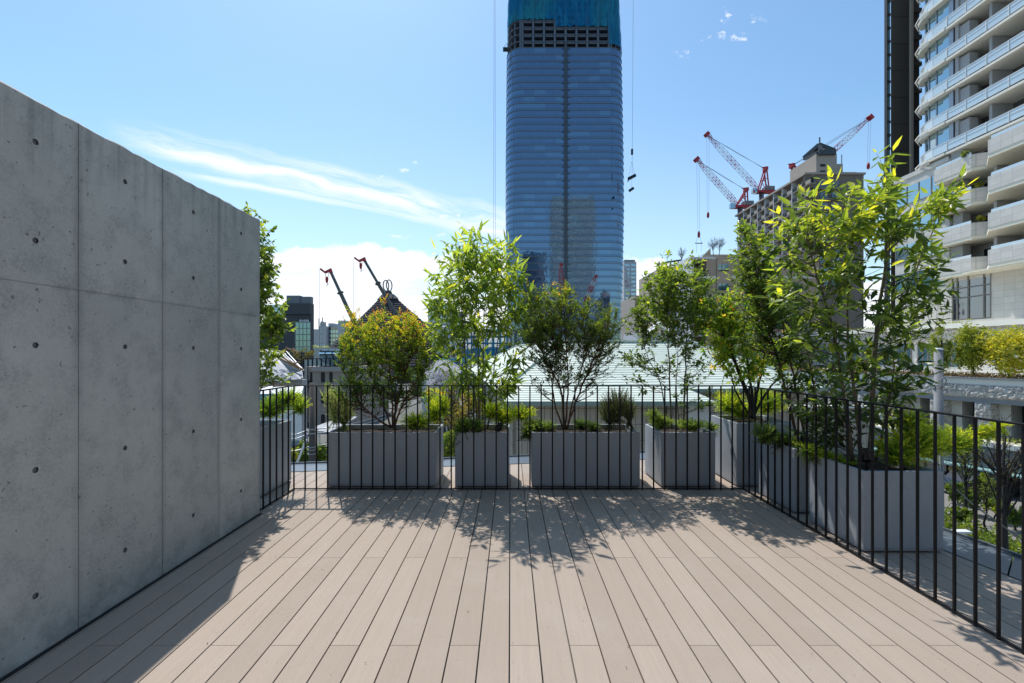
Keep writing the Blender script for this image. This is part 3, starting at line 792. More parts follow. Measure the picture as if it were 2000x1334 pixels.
conifer('creeping_juniper', 'light green juniper around the three stemmed tree', 'shrub', [(1290,820,28,16),(1350,828,36,14),(1388,832,16,9),(1275,805,18,12,.6)], 5.35, L_jgr, 380, 107, G2, zmin=.56, tint=(.45,1.0))
conifer('golden_juniper', 'tall golden juniper behind the forked dark trunk', 'shrub', [(1425,785,36,30),(1500,785,44,30),(1450,800,40,18)], 5.65, L_jun, 560, 108, G2, zmin=.66, tint=(.35,.95))
conifer('creeping_juniper', 'deep green trailing juniper over the second right planter', 'shrub', [(1495,845,26,24),(1530,855,26,20),(1560,868,24,12)], 4.5, L_jgr, 330, 109, G2, zmin=.55, tint=(.1,.6))
conifer('creeping_juniper', 'yellow tipped trailing juniper on the far rim of the nearest right planter', 'shrub', [(1600,885,34,12),(1640,898,28,10),(1575,872,18,12,.6)], 4.0, L_jun, 260, 110, G2, zmin=.55, tint=(.2,.8))
conifer('golden_juniper', 'large golden juniper leaning out of the nearest right planter', 'shrub', [(1790,860,52,46),(1750,880,40,36),(1855,860,36,28),(1775,815,28,24,.8),(1885,845,22,16,.7)], 3.7, L_jun, 900, 111, G2, zmin=.55, tint=(.25,.95), depth=.24, stem=(.1,.22), lean=(.3,.1))
conifer('juniper_branch', 'single yellow juniper shoot reaching past the railing at the right', 'branch', [(1925,835,22,7),(1950,828,22,5),(1905,842,16,8)], 3.6, L_jun, 90, 112, G2, zmin=.8, tint=(.6,1.0), lean=(.6,.1), stem=(.08,.16), depth=.06)
conifer('grey_rosemary', 'silvery grey herb shrub left of the orange shrub', 'shrub', [(655,785,22,38),(672,800,26,32),(640,765,12,22,.6)], 5.45, L_silver, 330, 113, G2, stem=(.12,.24), need=(.018,.004), zmin=.56, flat=2.5, cnt=30)
conifer('rosemary_bush', 'upright grey green rosemary at the right end of the dark bush planter', 'shrub', [(1205,785,34,36),(1190,800,30,28),(1228,795,20,28)], 5.4, L_rose, 460, 114, G2, stem=(.14,.28), need=(.019,.0035), zmin=.56, flat=2.5, cnt=30)
# spotlights in the planters
def spotlight(loc, rz, label):
    t_ = thing('garden_spotlight', label, 'spotlight', loc, 'black spotlights standing in planter soil')
    x, y, z = loc
    mb = MB(); mb.tube([(x,y,z-.05),(x,y,z+.05)], .006, 8); mb.build('spike', M_black, t_)
    d = Vector((math.sin(rz)*.6, math.cos(rz)*.6, .75)).normalized(); p = Vector((x,y,z+.055))
    mb = MB(); mb.tube([p-d*.035, p-d*.03, p+d*.045, p+d*.048, p+d*.065], [.022,.031,.032,.037,.037], 16); mb.build('lamp_head', mat('spot_black', (.012,.012,.014), .3, .2), t_)
    mb = MB(); mb.tube([p+d*.0655, p+d*.067], .031, 16); mb.build('lens', M_gl_dark, t_)
    mb = MB(); mb.bar(p-Vector((.038,0,.03)), p-Vector((.038,0,-.02)), .005, .018); mb.bar(p+Vector((.038,0,-.03)), p+Vector((.038,0,.02)), .005, .018); mb.bar(p+Vector((-.04,0,-.03)), p+Vector((.04,0,-.03)), .018, .005)
    mb.build('bracket', M_black, t_)
spotlight((X_(973,5.2), 5.2, .60), .9, 'black spotlight at the foot of the slender tree')
spotlight((X_(1693,3.6), 3.6, .63), .3, 'black spotlight at the foot of the big leaved tree')
spotlight((X_(1572,4.4), 4.4, .62), .3, 'black spotlight in the second right planter')
spotlight((X_(805,5.35), 5.35, .60), -.5, 'black spotlight near the right end of the orange shrub planter')
# ================================================================ SKYSCRAPER
TY = 280.0; TK = TY/F
def tower_glass():
    m_ = bpy.data.materials.new('curtain_wall'); m_.use_nodes = True
    q = NT(m_.node_tree); q.n.clear()
    o = q.new('ShaderNodeOutputMaterial'); d = q.new('ShaderNodeBsdfDiffuse'); g = q.new('ShaderNodeBsdfGlossy'); mx = q.new('ShaderNodeMixShader')
    x, y, z = q.sep(q.new('ShaderNodeNewGeometry').outputs['Position'])
    h = q.m('ADD', x, q.m('MULTIPLY', y, .9))
    cell = q.m('FLOOR', q.m('DIVIDE', h, 1.05)); lev = q.m('DIVIDE', q.m('SUBTRACT', 189.7, z), 4.28); fl = q.m('FLOOR', lev); fr = q.m('FRACT', lev)
    wn = q.new('ShaderNodeTexWhiteNoise', noise_dimensions='2D'); q.l.new(q.comb(cell, fl, 0.0), wn.inputs['Vector'])
    wl = q.new('ShaderNodeTexWhiteNoise', noise_dimensions='2D'); q.l.new(q.comb(q.m('FLOOR', q.m('DIVIDE', h, 6.67)), fl, 0.0), wl.inputs['Vector'])
    refl_tint = q.m('MULTIPLY', q.m('GREATER_THAN', wl.outputs['Value'], .86), .8)  # random bays paler: varied reflections painted into the glass colour
    body = q.mix(wn.outputs['Value'], (.006,.022,.070,1), (.014,.042,.110,1))
    body = q.mix(refl_tint, body, (.05,.14,.24,1))
    spand = q.m('GREATER_THAN', fr, .70)
    body = q.mix(q.m('MULTIPLY', spand, .8), body, (.06,.11,.20,1))
    mul = q.m('LESS_THAN', q.m('FRACT', q.m('DIVIDE', h, 1.05)), .13)
    body = q.mix(q.m('MULTIPLY', mul, .7), body, (.12,.17,.25,1))
    q.l.new(body, d.inputs[0]); g.inputs[0].default_value = (.44,.60,.78,1); g.inputs['Roughness'].default_value = .03
    bn = q.new('ShaderNodeBump'); bn.inputs['Strength'].default_value = .12; bn.inputs['Distance'].default_value = .2
    cellh = q.m('ADD', q.noise(q.comb(h, 0.0, z), .35, 2), q.m('MULTIPLY', wn.outputs['Value'], .0))
    q.l.new(cellh, bn.inputs['Height']); q.l.new(bn.outputs[0], g.inputs['Normal'])
    frn = q.new('ShaderNodeFresnel'); frn.inputs[0].default_value = 1.5
    f = q.m('ADD', .36, frn.outputs[0], clamp=True); f = q.m('MULTIPLY', f, q.m('SUBTRACT', 1.0, q.m('MULTIPLY', mul, .6)))
    f = q.m('MULTIPLY', f, q.m('SUBTRACT', 1.0, q.m('MULTIPLY', spand, .35)))
    q.l.new(f, mx.inputs[0]); q.l.new(d.outputs[0], mx.inputs[1]); q.l.new(g.outputs[0], mx.inputs[2]); q.l.new(mx.outputs[0], o.inputs[0])
    return m_
def lint(tab, x):
    for (a, fa), (b, fb) in zip(tab[:-1], tab[1:]):
        if a <= x <= b: return lerp(fa, fb, (x-a)/(b-a))
    return tab[0][1] if x < tab[0][0] else tab[-1][1]
WID = [(-400, 190), (0, 218), (90, 225.5), (300, 232), (400, 233), (520, 230), (620, 226), (760, 224)]
CEN = [(-400, 1101), (0, 1102), (90, 1103.3), (300, 1104.3), (400, 1104.6), (760, 1103.5)]
def tower_ring(z, off=0.0, n=8, notch=True):
    py = HY-(z-EYE)/TK
    hw = lint(WID, py)/2*TK+off; cx = X_(lint(CEN, py), TY+5); hw *= (TY+5)/TY
    r = 9.5+off; y0 = TY-off; y1 = TY+62+off
    pts = []
    for (sx, ay, a0) in ((1, y0+r, 270), (1, y1-r, 0), (-1, y1-r, 90), (-1, y0+r, 180)):
        for k in range(n+1):
            a = R(a0+90*k/n); pts.append((cx+sx*(hw-r)+r*math.cos(a), ay+r*math.sin(a)))
    return pts, cx
def loft(mb, rings):
    n = len(rings[0]); vs = [p for r_ in rings for p in r_]; fs = []
    for i in range(len(rings)-1):
        for k in range(n): fs.append((i*n+k, i*n+(k+1)%n, (i+1)*n+(k+1)%n, (i+1)*n+k))
    mb.add(vs, fs)
tw = thing('skyscraper', 'tall rounded blue glass skyscraper with its unfinished top wrapped in blue netting', 'skyscraper', (X_(1104, TY+30), TY+30, GZ))
ZT = 189.7; FH = 4.28
mb = MB(); zz = [ZT-FH*k for k in range(0, 44)]
rings = []
for z in zz: p, c_ = tower_ring(z); rings.append([(a, b, z) for a, b in p])
loft(mb, rings); mb.f = [f[::-1] for f in mb.f]
mb.build('glass_facade', tower_glass(), tw)
M_tfin = mat('tower_band', (.22,.235,.26), .5, .3)
mb = MB()
for k in range(0, 44):
    z = ZT-FH*k
    a, _ = tower_ring(z, .28); b, _ = tower_ring(z-.5, .28); i_, _ = tower_ring(z, -.2); j_, _ = tower_ring(z-.5, -.2)
    loft(mb, [[(x, y, z-.24) for x, y in j_], [(x, y, z-.24) for x, y in b], [(x, y, z) for x, y in a], [(x, y, z) for x, y in i_]])
mb.f = [f[::-1] for f in mb.f]
mb.build('floor_band', M_tfin, tw)
cxm = X_(1105, TY)
mb = MB()
mb.box(cxm-.55, cxm+.55, TY-.7, TY+.5, 6, ZT+3)
for s in (-1, 1): mb.box(cxm+s*.95-.1, cxm+s*.95+.1, TY-.9, TY+.4, 6, ZT+.5)
for k in range(44):
    z = ZT-FH*k
    for s in (-1, 1): mb.box(cxm+s*1.1, cxm+s*2.6, TY-.5, TY-.3, z-1.0, z-.8)
mb.build('centre_shaft', mat('shaft_metal', (.09,.10,.12), .45, .4), tw)
# unfinished steel floors above
M_steel = mat('primed_steel', (.125,.15,.20), .6, .1, .3, .2)
M_slabu = mat('slab_underside', (.15,.16,.18), .8)
FL = [ZT+FH*k for k in range(1, 17)]
mb = MB()
for z in FL:
    a, _ = tower_ring(z, -.2)
    mb.prism(a, z-.45, z)
mb.build('floor_plate', M_steel, tw)
mb = MB()
p_, cx0 = tower_ring(ZT, 0)
for k in range(-4, 5):
    x = cxm+k*6.67
    mb.box(x-.62, x+.62, TY+.5, TY+1.7, ZT-.1, FL[-1])
    for yy in (TY+14, TY+30): mb.box(x-.6, x+.6, yy, yy+1.2, ZT-.1, FL[-1])
for z in [ZT+.6]+FL:
    for k in range(-4, 4):
        x = cxm+k*6.67+.65; mb.box(x+.3, x+5.1, TY+.7, TY+1.3, z-1.5, z-.5)
for (sx) in (-1, 1):
    for a in (20, 45, 70):
        an = R(270+sx*a*.9); x = cx0+sx*(34.5-9.5)+9*math.sin(R(a))*sx; y = TY+9.5-9*math.cos(R(a))
        mb.box(x-.45, x+.45, y-.45, y+.45, ZT-.1, FL[-1])
mb.build('steel_frame', M_steel, tw)
mb = MB(); mb.box(cxm-26, cxm+26, TY+9, TY+50, ZT-.2, FL[-1]); mb.build('core', M_dark, tw)
def net_mat():
    m_ = bpy.data.materials.new('blue_net'); m_.use_nodes = True; q = NT(m_.node_tree); q.n.clear()
    o = q.new('ShaderNodeOutputMaterial'); d = q.new('ShaderNodeBsdfDiffuse'); tp = q.new('ShaderNodeBsdfTransparent'); mx = q.new('ShaderNodeMixShader')
    P = q.new('ShaderNodeNewGeometry').outputs['Position']
    n_ = q.noise(q.vm('MULTIPLY', P, (.5,.5,.10)), 1.0, 5, .6, .5)
    b_ = q.noise(q.vm('MULTIPLY', P, (.02,.02,.01)), 2.0, 2)
    c = q.mix(q.ss(b_, .42, .58), (.015,.27,.60,1), (.04,.40,.58,1))
    c = q.mix(q.m('MULTIPLY', q.ss(n_, .5, .75), .6), c, (.06,.36,.52,1))
    q.l.new(c, d.inputs[0]); tr = q.new('ShaderNodeBsdfTranslucent'); q.l.new(c, tr.inputs[0])
    m2 = q.new('ShaderNodeMixShader'); m2.inputs[0].default_value = .4; q.l.new(d.outputs[0], m2.inputs[1]); q.l.new(tr.outputs[0], m2.inputs[2])
    q.l.new(q.ss(n_, .35, .65, .52, .85), mx.inputs[0]); q.l.new(tp.outputs[0], mx.inputs[1]); q.l.new(m2.outputs[0], mx.inputs[2]); q.l.new(mx.outputs[0], o.inputs[0])
    return m_
M_net = net_mat()
mb = MB(); nn = 8
def net_span(i0, i1, zl):
    zs = [zl]+[z for z in [ZT+FH*k*.5 for k in range(1, 34)] if z > zl+.5]
    rr = []
    for zi, z in enumerate(zs):
        a, _ = tower_ring(z, .45+.12*math.sin(z*2.3)); rr.append([(a[i % len(a)][0], a[i % len(a)][1]) for i in range(i0, i1+1)])
    vs = []; fs = []; n = len(rr[0])
    for z, r_ in zip(zs, rr): vs += [(x, y, z) for x, y in r_]
    for i in range(len(zs)-1):
        for k in range(n-1): fs.append((i*n+k, i*n+k+1, (i+1)*n+k+1, (i+1)*n+k))
    mb.add(vs, fs)
# ring order: right-front corner 0..8, right-back, left-back, left-front 27..35; closing edge 35->0 is the flat front
net_span(0, 16, ZT+2); net_span(19, 35, ZT+FH*4)
a, _ = tower_ring(ZT, 0)
xl, xr = a[35][0], a[0][0]
def flat_net(x0, x1, zl):
    n = 14; zs = [zl]+[zl+2.1*k for k in range(1, 34)]
    vs = []; fs = []
    for zi, z in enumerate(zs):
        for k in range(n+1):
            x = lerp(x0, x1, k/n); vs.append((x, TY-.45+.22*math.sin(k*1.9+zi*.35)+(0.1 if zi else .3*math.sin(k*2.2)), z+(0 if zi else .5*math.sin(k*2.7))))
    for i in range(len(zs)-1):
        for k in range(n): fs.append((i*(n+1)+k, i*(n+1)+k+1, (i+1)*(n+1)+k+1, (i+1)*(n+1)+k))
    mb.add(vs, fs)
flat_net(xl, cxm-6.5, ZT+FH*4); flat_net(cxm-6.45, xr-1, ZT+FH*3)
mb.build('safety_net', M_net, tw)
mb = MB(); gx = X_(987, TY); gz = Z_(78, TY)
mb.box(gx-1.6, gx+1.6, TY+8, TY+9.5, gz-1, gz+1); mb.bar((gx-1.2, TY+8.7, gz+1), (gx+1, TY+8.7, gz+4), .15); mb.bar((gx+1.2, TY+8.7, gz+1), (gx+1, TY+8.7, gz+4), .15)
mb.box(gx+1.6, gx+3.2, TY+8.2, TY+9, gz-.2, gz+.2)
mb.build('gondola', M_dark, tw)
mb = MB()
for i in range(9):
    x = X_(992+i*27, TY); mb.box(x-.9, x+.9, TY+4, TY+6, GZ, 8)
    mb.box(x-.9, x+.9, TY+44, TY+46, GZ, 8)
mb.build('base_column', M_steel, tw)

def cable(name, label, pts, r, loadparts=None):
    o = thing(name, label, 'cable', pts[0])
    MB().tube(pts, r, 4).build('rope', M_dark, o)
    return o
o = cable('hanging_cable', 'pair of thin hoist ropes left of the skyscraper', [at(964, 475, 265), at(965, -30, 265)], .07)
MB().tube([at(967.5, 475, 265), at(967, -30, 265)], .07, 4).build('rope', M_dark, o)
o = cable('hanging_cable', 'hoist rope right of the skyscraper carrying a small load', [at(1234.5, 340, 262), at(1235, 300, 262), at(1237, -30, 262)], .07)
mb = MB()
p = at(1234.5, 302, 262); mb.box(p.x-.5, p.x+.5, 261.5, 262.5, p.z, p.z+3.2)
mb.build('hook_block', M_dark, o)
mb = MB(); p = at(1234, 346, 262)
mb.bar(p+Vector((-2.0,0,-1)), p+Vector((2.2,0,1.2)), 1.2, 1.6); mb.bar(p+Vector((-2,0,-1)), p+Vector((-2.2,0,-2.6)), .5); mb.bar(p+Vector((-1.8,0,0)), p+Vector((0,0,9)), .08); mb.bar(p+Vector((1.8,0,1)), p+Vector((0,0,9)), .08)
p = at(1233.5, 370, 262); mb.bar(p+Vector((-1.4,0,-.9)), p+Vector((1.2,0,.9)), 1.0, 1.4); mb.bar(p+Vector((0,0,0)), p+Vector((.2,0,6.5)), .08)
mb.build('load', M_dark, o)

# ---- buildings behind the camera that the skyscraper's glass mirrors
M_pale = mat('pale_band', (.74,.78,.75), .6)
def band_tower(name, label, x0, x1, y0, y1, z1, m_glass, m_band, fh=4.0, bh=1.4):
    o = thing(name, label, 'building', ((x0+x1)/2, (y0+y1)/2, GZ))
    MB().box(x0, x1, y0, y1, GZ, z1).build('wall', m_glass, o)
    mb = MB(); z = 2
    while z < z1: mb.box(x0-.6, x1+.6, y0-.6, y1+.6, z, z+bh); z += fh
    mb.build('floor_band', m_band, o)
    return o
band_tower('glass_tower', 'pale banded tower seen mirrored in the skyscraper glass', 66, 132, -190, -150, 246, glassy('mirrored_glass', (.10,.18,.17), (.3,.42,.42), .10), M_pale)
band_tower('office_block', 'dark block seen mirrored low in the skyscraper glass', 17, 55, -190, -150, 158, M_gl_dark, mat('dark_band', (.12,.13,.14), .7), 4.0, 1.0)

# ================================================================ generic buildings
def facade_block(name, label, cat, x0, x1, y0, y1, z1, wall, win, cols, rows, wz0, wz1, ww=.6, hh=.55, z0=None, group=None, sill=None, parts=True, depth=.25, side=None, nsc=3):
    """box building whose front (towards -Y) has a grid of recessed windows, each its own part; optional left/right side windows"""
    z0 = GZ if z0 is None else z0
    o = thing(name, label, cat, ((x0+x1)/2, (y0+y1)/2, z0), group)
    MB().box(x0, x1, y0, y1, z0, z1).build('wall', wall, o)
    cw = (x1-x0)/cols; rh = (wz1-wz0)/rows
    w0 = None
    for i in range(cols):
        for j in range(rows):
            cx = x0+cw*(i+.5); cz = wz0+rh*(j+.5)
            if w0 is None:
                m_ = MB(); a, b = cw*ww/2, rh*hh/2
                m_.k = 0; m_.box(cx-a, cx+a, y0-.04, y0+.02, cz-b, cz+b)
                m_.k = 1; fr = min(.08, a*.1); yb = y0-.10
                m_.box(cx-a-fr, cx-a, yb, y0+.03, cz-b-fr, cz+b+fr); m_.box(cx+a, cx+a+fr, yb, y0+.03, cz-b-fr, cz+b+fr)
                m_.box(cx-a, cx+a, yb, y0+.03, cz-b-fr, cz-b); m_.box(cx-a, cx+a, yb, y0+.03, cz+b, cz+b+fr)
                m_.box(cx-fr/2, cx+fr/2, yb+.02, y0-.01, cz-b, cz+b)
                w0 = m_.build('window', [win, sill or M_metal], o); c0 = (cx, cz)
            else: copy_part(w0, (cx-c0[0], 0, cz-c0[1]))
    if side:
        xs = x0 if side == 'left' else x1; sg = -1 if side == 'left' else 1; w0 = None
        cw = (y1-y0)/nsc
        for i in range(nsc):
            for j in range(rows):
                cy = y0+cw*(i+.5); cz = wz0+rh*(j+.5)
                if w0 is None:
                    m_ = MB(); a, b = cw*ww/2, rh*hh/2
                    m_.box(xs-.04 if sg < 0 else xs-.02, xs+.02 if sg < 0 else xs+.04, cy-a, cy+a, cz-b, cz+b)
                    w0 = m_.build('window', win, o); c0 = (cy, cz)
                else: copy_part(w0, (0, cy-c0[0], cz-c0[1]))
    return o
M_bgw = mat('pale_wall', (.55,.56,.58), .8, 0, .3, .1)
M_grw = mat('grey_wall', (.30,.305,.31), .8, 0, .3, .2)
M_char = mat('charcoal_cladding', (.055,.062,.075), .6, 0, .3, .2)
M_beige = tile_mat('beige_tile', (.52,.42,.34), (.42,.35,.29), .9, .45, 'xy', .75, .02, .08, .2)
M_brown = mat('brown_tile', (.24,.19,.16), .8, 0, .35, .3)
M_brown_l = mat('brown_light', (.42,.36,.31), .8, 0, .2, .3)
# small residential tower right of the skyscraper
YY = 420
o = facade_block('residential_tower', 'slim white gridded tower standing right behind the skyscraper', 'building', X_(1219, YY), X_(1243, YY), YY, YY+20, Z_(511, YY), M_bgw, M_gl_blue, 2, 22, Z_(690, YY), Z_(514, YY), .72, .5)
MB().box(X_(1220, YY), X_(1241, YY), YY+1, YY+18, Z_(511, YY), Z_(507, YY)).build('penthouse', M_grw, o)
# far grey towers behind the slender tree
YY = 380
facade_block('far_apartment_block', 'distant pale apartment block behind the slender tree', 'building', X_(836, YY), X_(872, YY), YY, YY+20, Z_(594, YY), M_bgw, M_gl_blue, 5, 10, Z_(690, YY), Z_(597, YY), .6, .45)
facade_block('far_apartment_block', 'lower distant grey slab behind the slender tree stems', 'building', X_(872, YY+20), X_(905, YY+20), YY+20, YY+40, Z_(604, YY), M_grw, M_gl_blue, 5, 9, Z_(690, YY), Z_(607, YY), .6, .45)
YY = 240
facade_block('brown_slab_building', 'low brown grey slab just right of the pyramid roof', 'building', X_(815, YY), X_(850, YY), YY, YY+20, Z_(629, YY), M_brown_l, M_gl_dark, 1, 3, Z_(670, YY), Z_(631, YY), .95, .35)
# white offices far left
YY = 300
WB = 'white office blocks far left'
o = facade_block('white_office', 'white office block topped with antennas, left of the pyramid roof', 'building', X_(622, YY), X_(637, YY), YY, YY+15, Z_(637, YY), M_bgw, M_gl_dark, 1, 5, Z_(682, YY), Z_(640, YY), .3, .18, group=WB)
mb = MB()
for dx_, t_, b_ in ((623,622,638),(626,630,638),(630,620,638),(628,627,632)):
    p = at(dx_, b_, YY); mb.bar(p, at(dx_, t_, YY), .5)
mb.box(X_(624,YY), X_(630,YY), YY+2, YY+6, Z_(638,YY), Z_(628,YY))
mb.build('antenna', M_metal, o)
facade_block('white_office', 'low white block between the charcoal building and the antenna block', 'building', X_(606, YY+6), X_(622, YY+6), YY+6, YY+20, Z_(643, YY+6), M_bgw, M_gl_dark, 2, 4, Z_(684, YY), Z_(647, YY), .35, .2, group=WB)
o = facade_block('glass_office', 'dark glazed office with white top box left of the pyramid roof', 'building', X_(637, YY+4), X_(661, YY+4), YY+4, YY+20, Z_(639, YY+4), M_gl_dark, M_gl_blue, 4, 5, Z_(684, YY), Z_(643, YY), .8, .6, group=WB)
MB().box(X_(639, YY+4), X_(648, YY+4), YY+6, YY+16, Z_(639, YY+4), Z_(631, YY+4)).build('rooftop_box', M_bgw, o)
facade_block('white_office', 'narrow white block touching the left slope of the pyramid roof', 'building', X_(660, YY-8), X_(676, YY-8), YY-8, YY+8, Z_(626, YY-8), M_bgw, M_gl_dark, 1, 5, Z_(684, YY), Z_(630, YY), .2, .3, group=WB)
# charcoal building
YY = 190
o = thing('charcoal_building', 'charcoal clad building with glazed right corner at the left of the view', 'building', (X_(580, YY), YY+10, GZ))
MB().box(X_(556, YY), X_(607, YY), YY, YY+3, GZ, Z_(614, YY)).build('wall', M_char, o)
mb = MB(); mb.box(X_(557, YY), X_(607.3, YY), YY-1.2, YY+2.9, Z_(614, YY)+.02, Z_(593, YY)); mb.build('upper_storey', M_char, o)
mb = MB(); mb.box(X_(559, YY), X_(585, YY), YY+.2, YY+2.8, Z_(593, YY), Z_(577, YY)); mb.box(X_(585.2, YY), X_(606, YY), YY+.5, YY+2.8, Z_(593, YY), Z_(579, YY)); mb.build('roof_screen', mat('zinc_screen', (.17,.18,.20), .5, .4), o)
mb = MB(); mb.box(X_(577, YY), X_(606.6, YY), YY-.12, YY-.02, Z_(688, YY), Z_(629, YY)); mb.build('glass_corner', M_gl_teal, o)
mb = MB()
for k in range(5): mb.box(X_(577, YY), X_(606.8, YY), YY-.35, YY-.13, Z_(629+k*12, YY)-.25, Z_(629+k*12, YY)+.1)
for k in range(5): x = X_(577+k*7.4, YY); mb.box(x-.08, x+.08, YY-.3, YY-.14, Z_(688, YY), Z_(629, YY))
mb.build('mullions', mat('mullion_grey', (.25,.27,.28), .5, .3), o)
mb = MB()
for a, b in ((586,590),(591.5,593),(594,597),(598,600.5),(601,604)):
    mb.box(X_(a, YY), X_(b, YY), YY-.5, YY-.4, Z_(628.3, YY), Z_(625.4, YY)); mb.box(X_(a+.5, YY), X_(b-.5, YY), YY-.5, YY-.4, Z_(624.8, YY), Z_(624, YY))
mb.build('sign_lettering', M_white, o)
mb = MB(); mb.add([tuple(at(500, 640, YY+10)), tuple(at(556, 612, YY+10)), tuple(at(556, 760, YY+10)), tuple(at(500, 760, YY+10)),
                   tuple(at(500, 640, YY+22)), tuple(at(556, 612, YY+22)), tuple(at(556, 760, YY+22)), tuple(at(500, 760, YY+22))],
                  [(3,2,1,0),(4,5,6,7),(0,1,5,4),(1,2,6,5),(2,3,7,6),(3,0,4,7)]); mb.build('low_wing', M_char, o)
YY = 320
facade_block('pale_blue_building', 'pale blue glass block behind the tree at the wall end', 'building', X_(518, YY), X_(556, YY), YY, YY+20, Z_(595, YY), M_gl_blue, M_gl_blue, 4, 6, Z_(690, YY), Z_(598, YY), .8, .6)

# pyramid roofed temple hall
YY = 150
cxp, cyp = X_(757, YY+22), YY+22
def pyr_mat():
    m_ = bpy.data.materials.new('stepped_roof'); m_.use_nodes = True; q = NT(m_.node_tree); b = q.n['Principled BSDF']
    x, y, z = q.sep(q.new('ShaderNodeNewGeometry').outputs['Position'])
    fr = q.m('FRACT', q.m('DIVIDE', z, .87)); dk_ = q.m('LESS_THAN', fr, .22)
    ty_ = q.m('LESS_THAN', q.m('FRACT', q.m('DIVIDE', q.m('ADD', x, y), .9)), .12)
    c = q.mix(dk_, (.045,.045,.052,1), (.012,.012,.014,1)); c = q.mix(q.m('MULTIPLY', ty_, .5), c, (.05,.05,.055,1))
    q.l.new(c, b.inputs['Base Color']); b.inputs['Roughness'].default_value = .8; b.inputs['Specular IOR Level'].default_value = .2
    return m_
tp = thing('pyramid_hall', 'huge dark pyramid roofed hall with two rings on its tip', 'building', (cxp, cyp, GZ))
rot = R(24)
def pr(a, r_, z): return (cxp+r_*math.cos(a), cyp+r_*math.sin(a), z)
mb = MB(); zt_ = Z_(583, YY+22); zb_ = Z_(712, YY+10)
nst = 30; rt, rb = 4.2, 37.0
vs = []; fs = []
prev = None
levels = []
for i in range(nst+1):
    f = i/nst; r_ = lerp(rt, rb, f**1.04); z = lerp(zt_, zb_, f)
    levels.append((r_, z)); levels.append((r_+.06, z-.30))
for r_, z in levels:
    vs += [pr(rot+math.pi*(.25+.5*k), r_, z) for k in range(4)]
for i in range(len(levels)-1):
    for k in range(4): fs.append((i*4+k, (i+1)*4+k, (i+1)*4+(k+1)%4, i*4+(k+1)%4))
fs.append((0,1,2,3)); mb.add(vs, fs); mb.build('roof', pyr_mat(), tp)
mb = MB(); vs = []
for r_, z in ((5.0, zt_-.3), (2.9, zt_+1.5), (2.2, zt_+1.55), (1.7, zt_+2.7), (1.0, zt_+3.1)): vs += [pr(rot+math.pi*(.25+.5*k), r_, z) for k in range(4)]
fs = [(i*4+k, i*4+(k+1)%4, (i+1)*4+(k+1)%4, (i+1)*4+k) for i in range(4) for k in range(4)]+[(16,17,18,19)]
mb.add(vs, fs); mb.build('roof_cap', M_char, tp)
for s in (-1, 1):
    mb = MB(); c_ = Vector((cxp+s*.75, cyp-.5*s, zt_+4.9)); pts = []
    for k in range(21):
        a = 2*math.pi*k/20; pts.append(c_+Vector((.62*math.cos(a), 1.6*math.cos(a), 2.05*math.sin(a))))
    mb.tube(pts, .22, 6, cap=False); mb.build('ring_ornament', M_char, tp)
MB().prism([pr(rot+math.pi*(.25+.5*k), 26, 0)[:2] for k in range(4)], GZ, zb_-.4).build('wall', M_grw, tp)

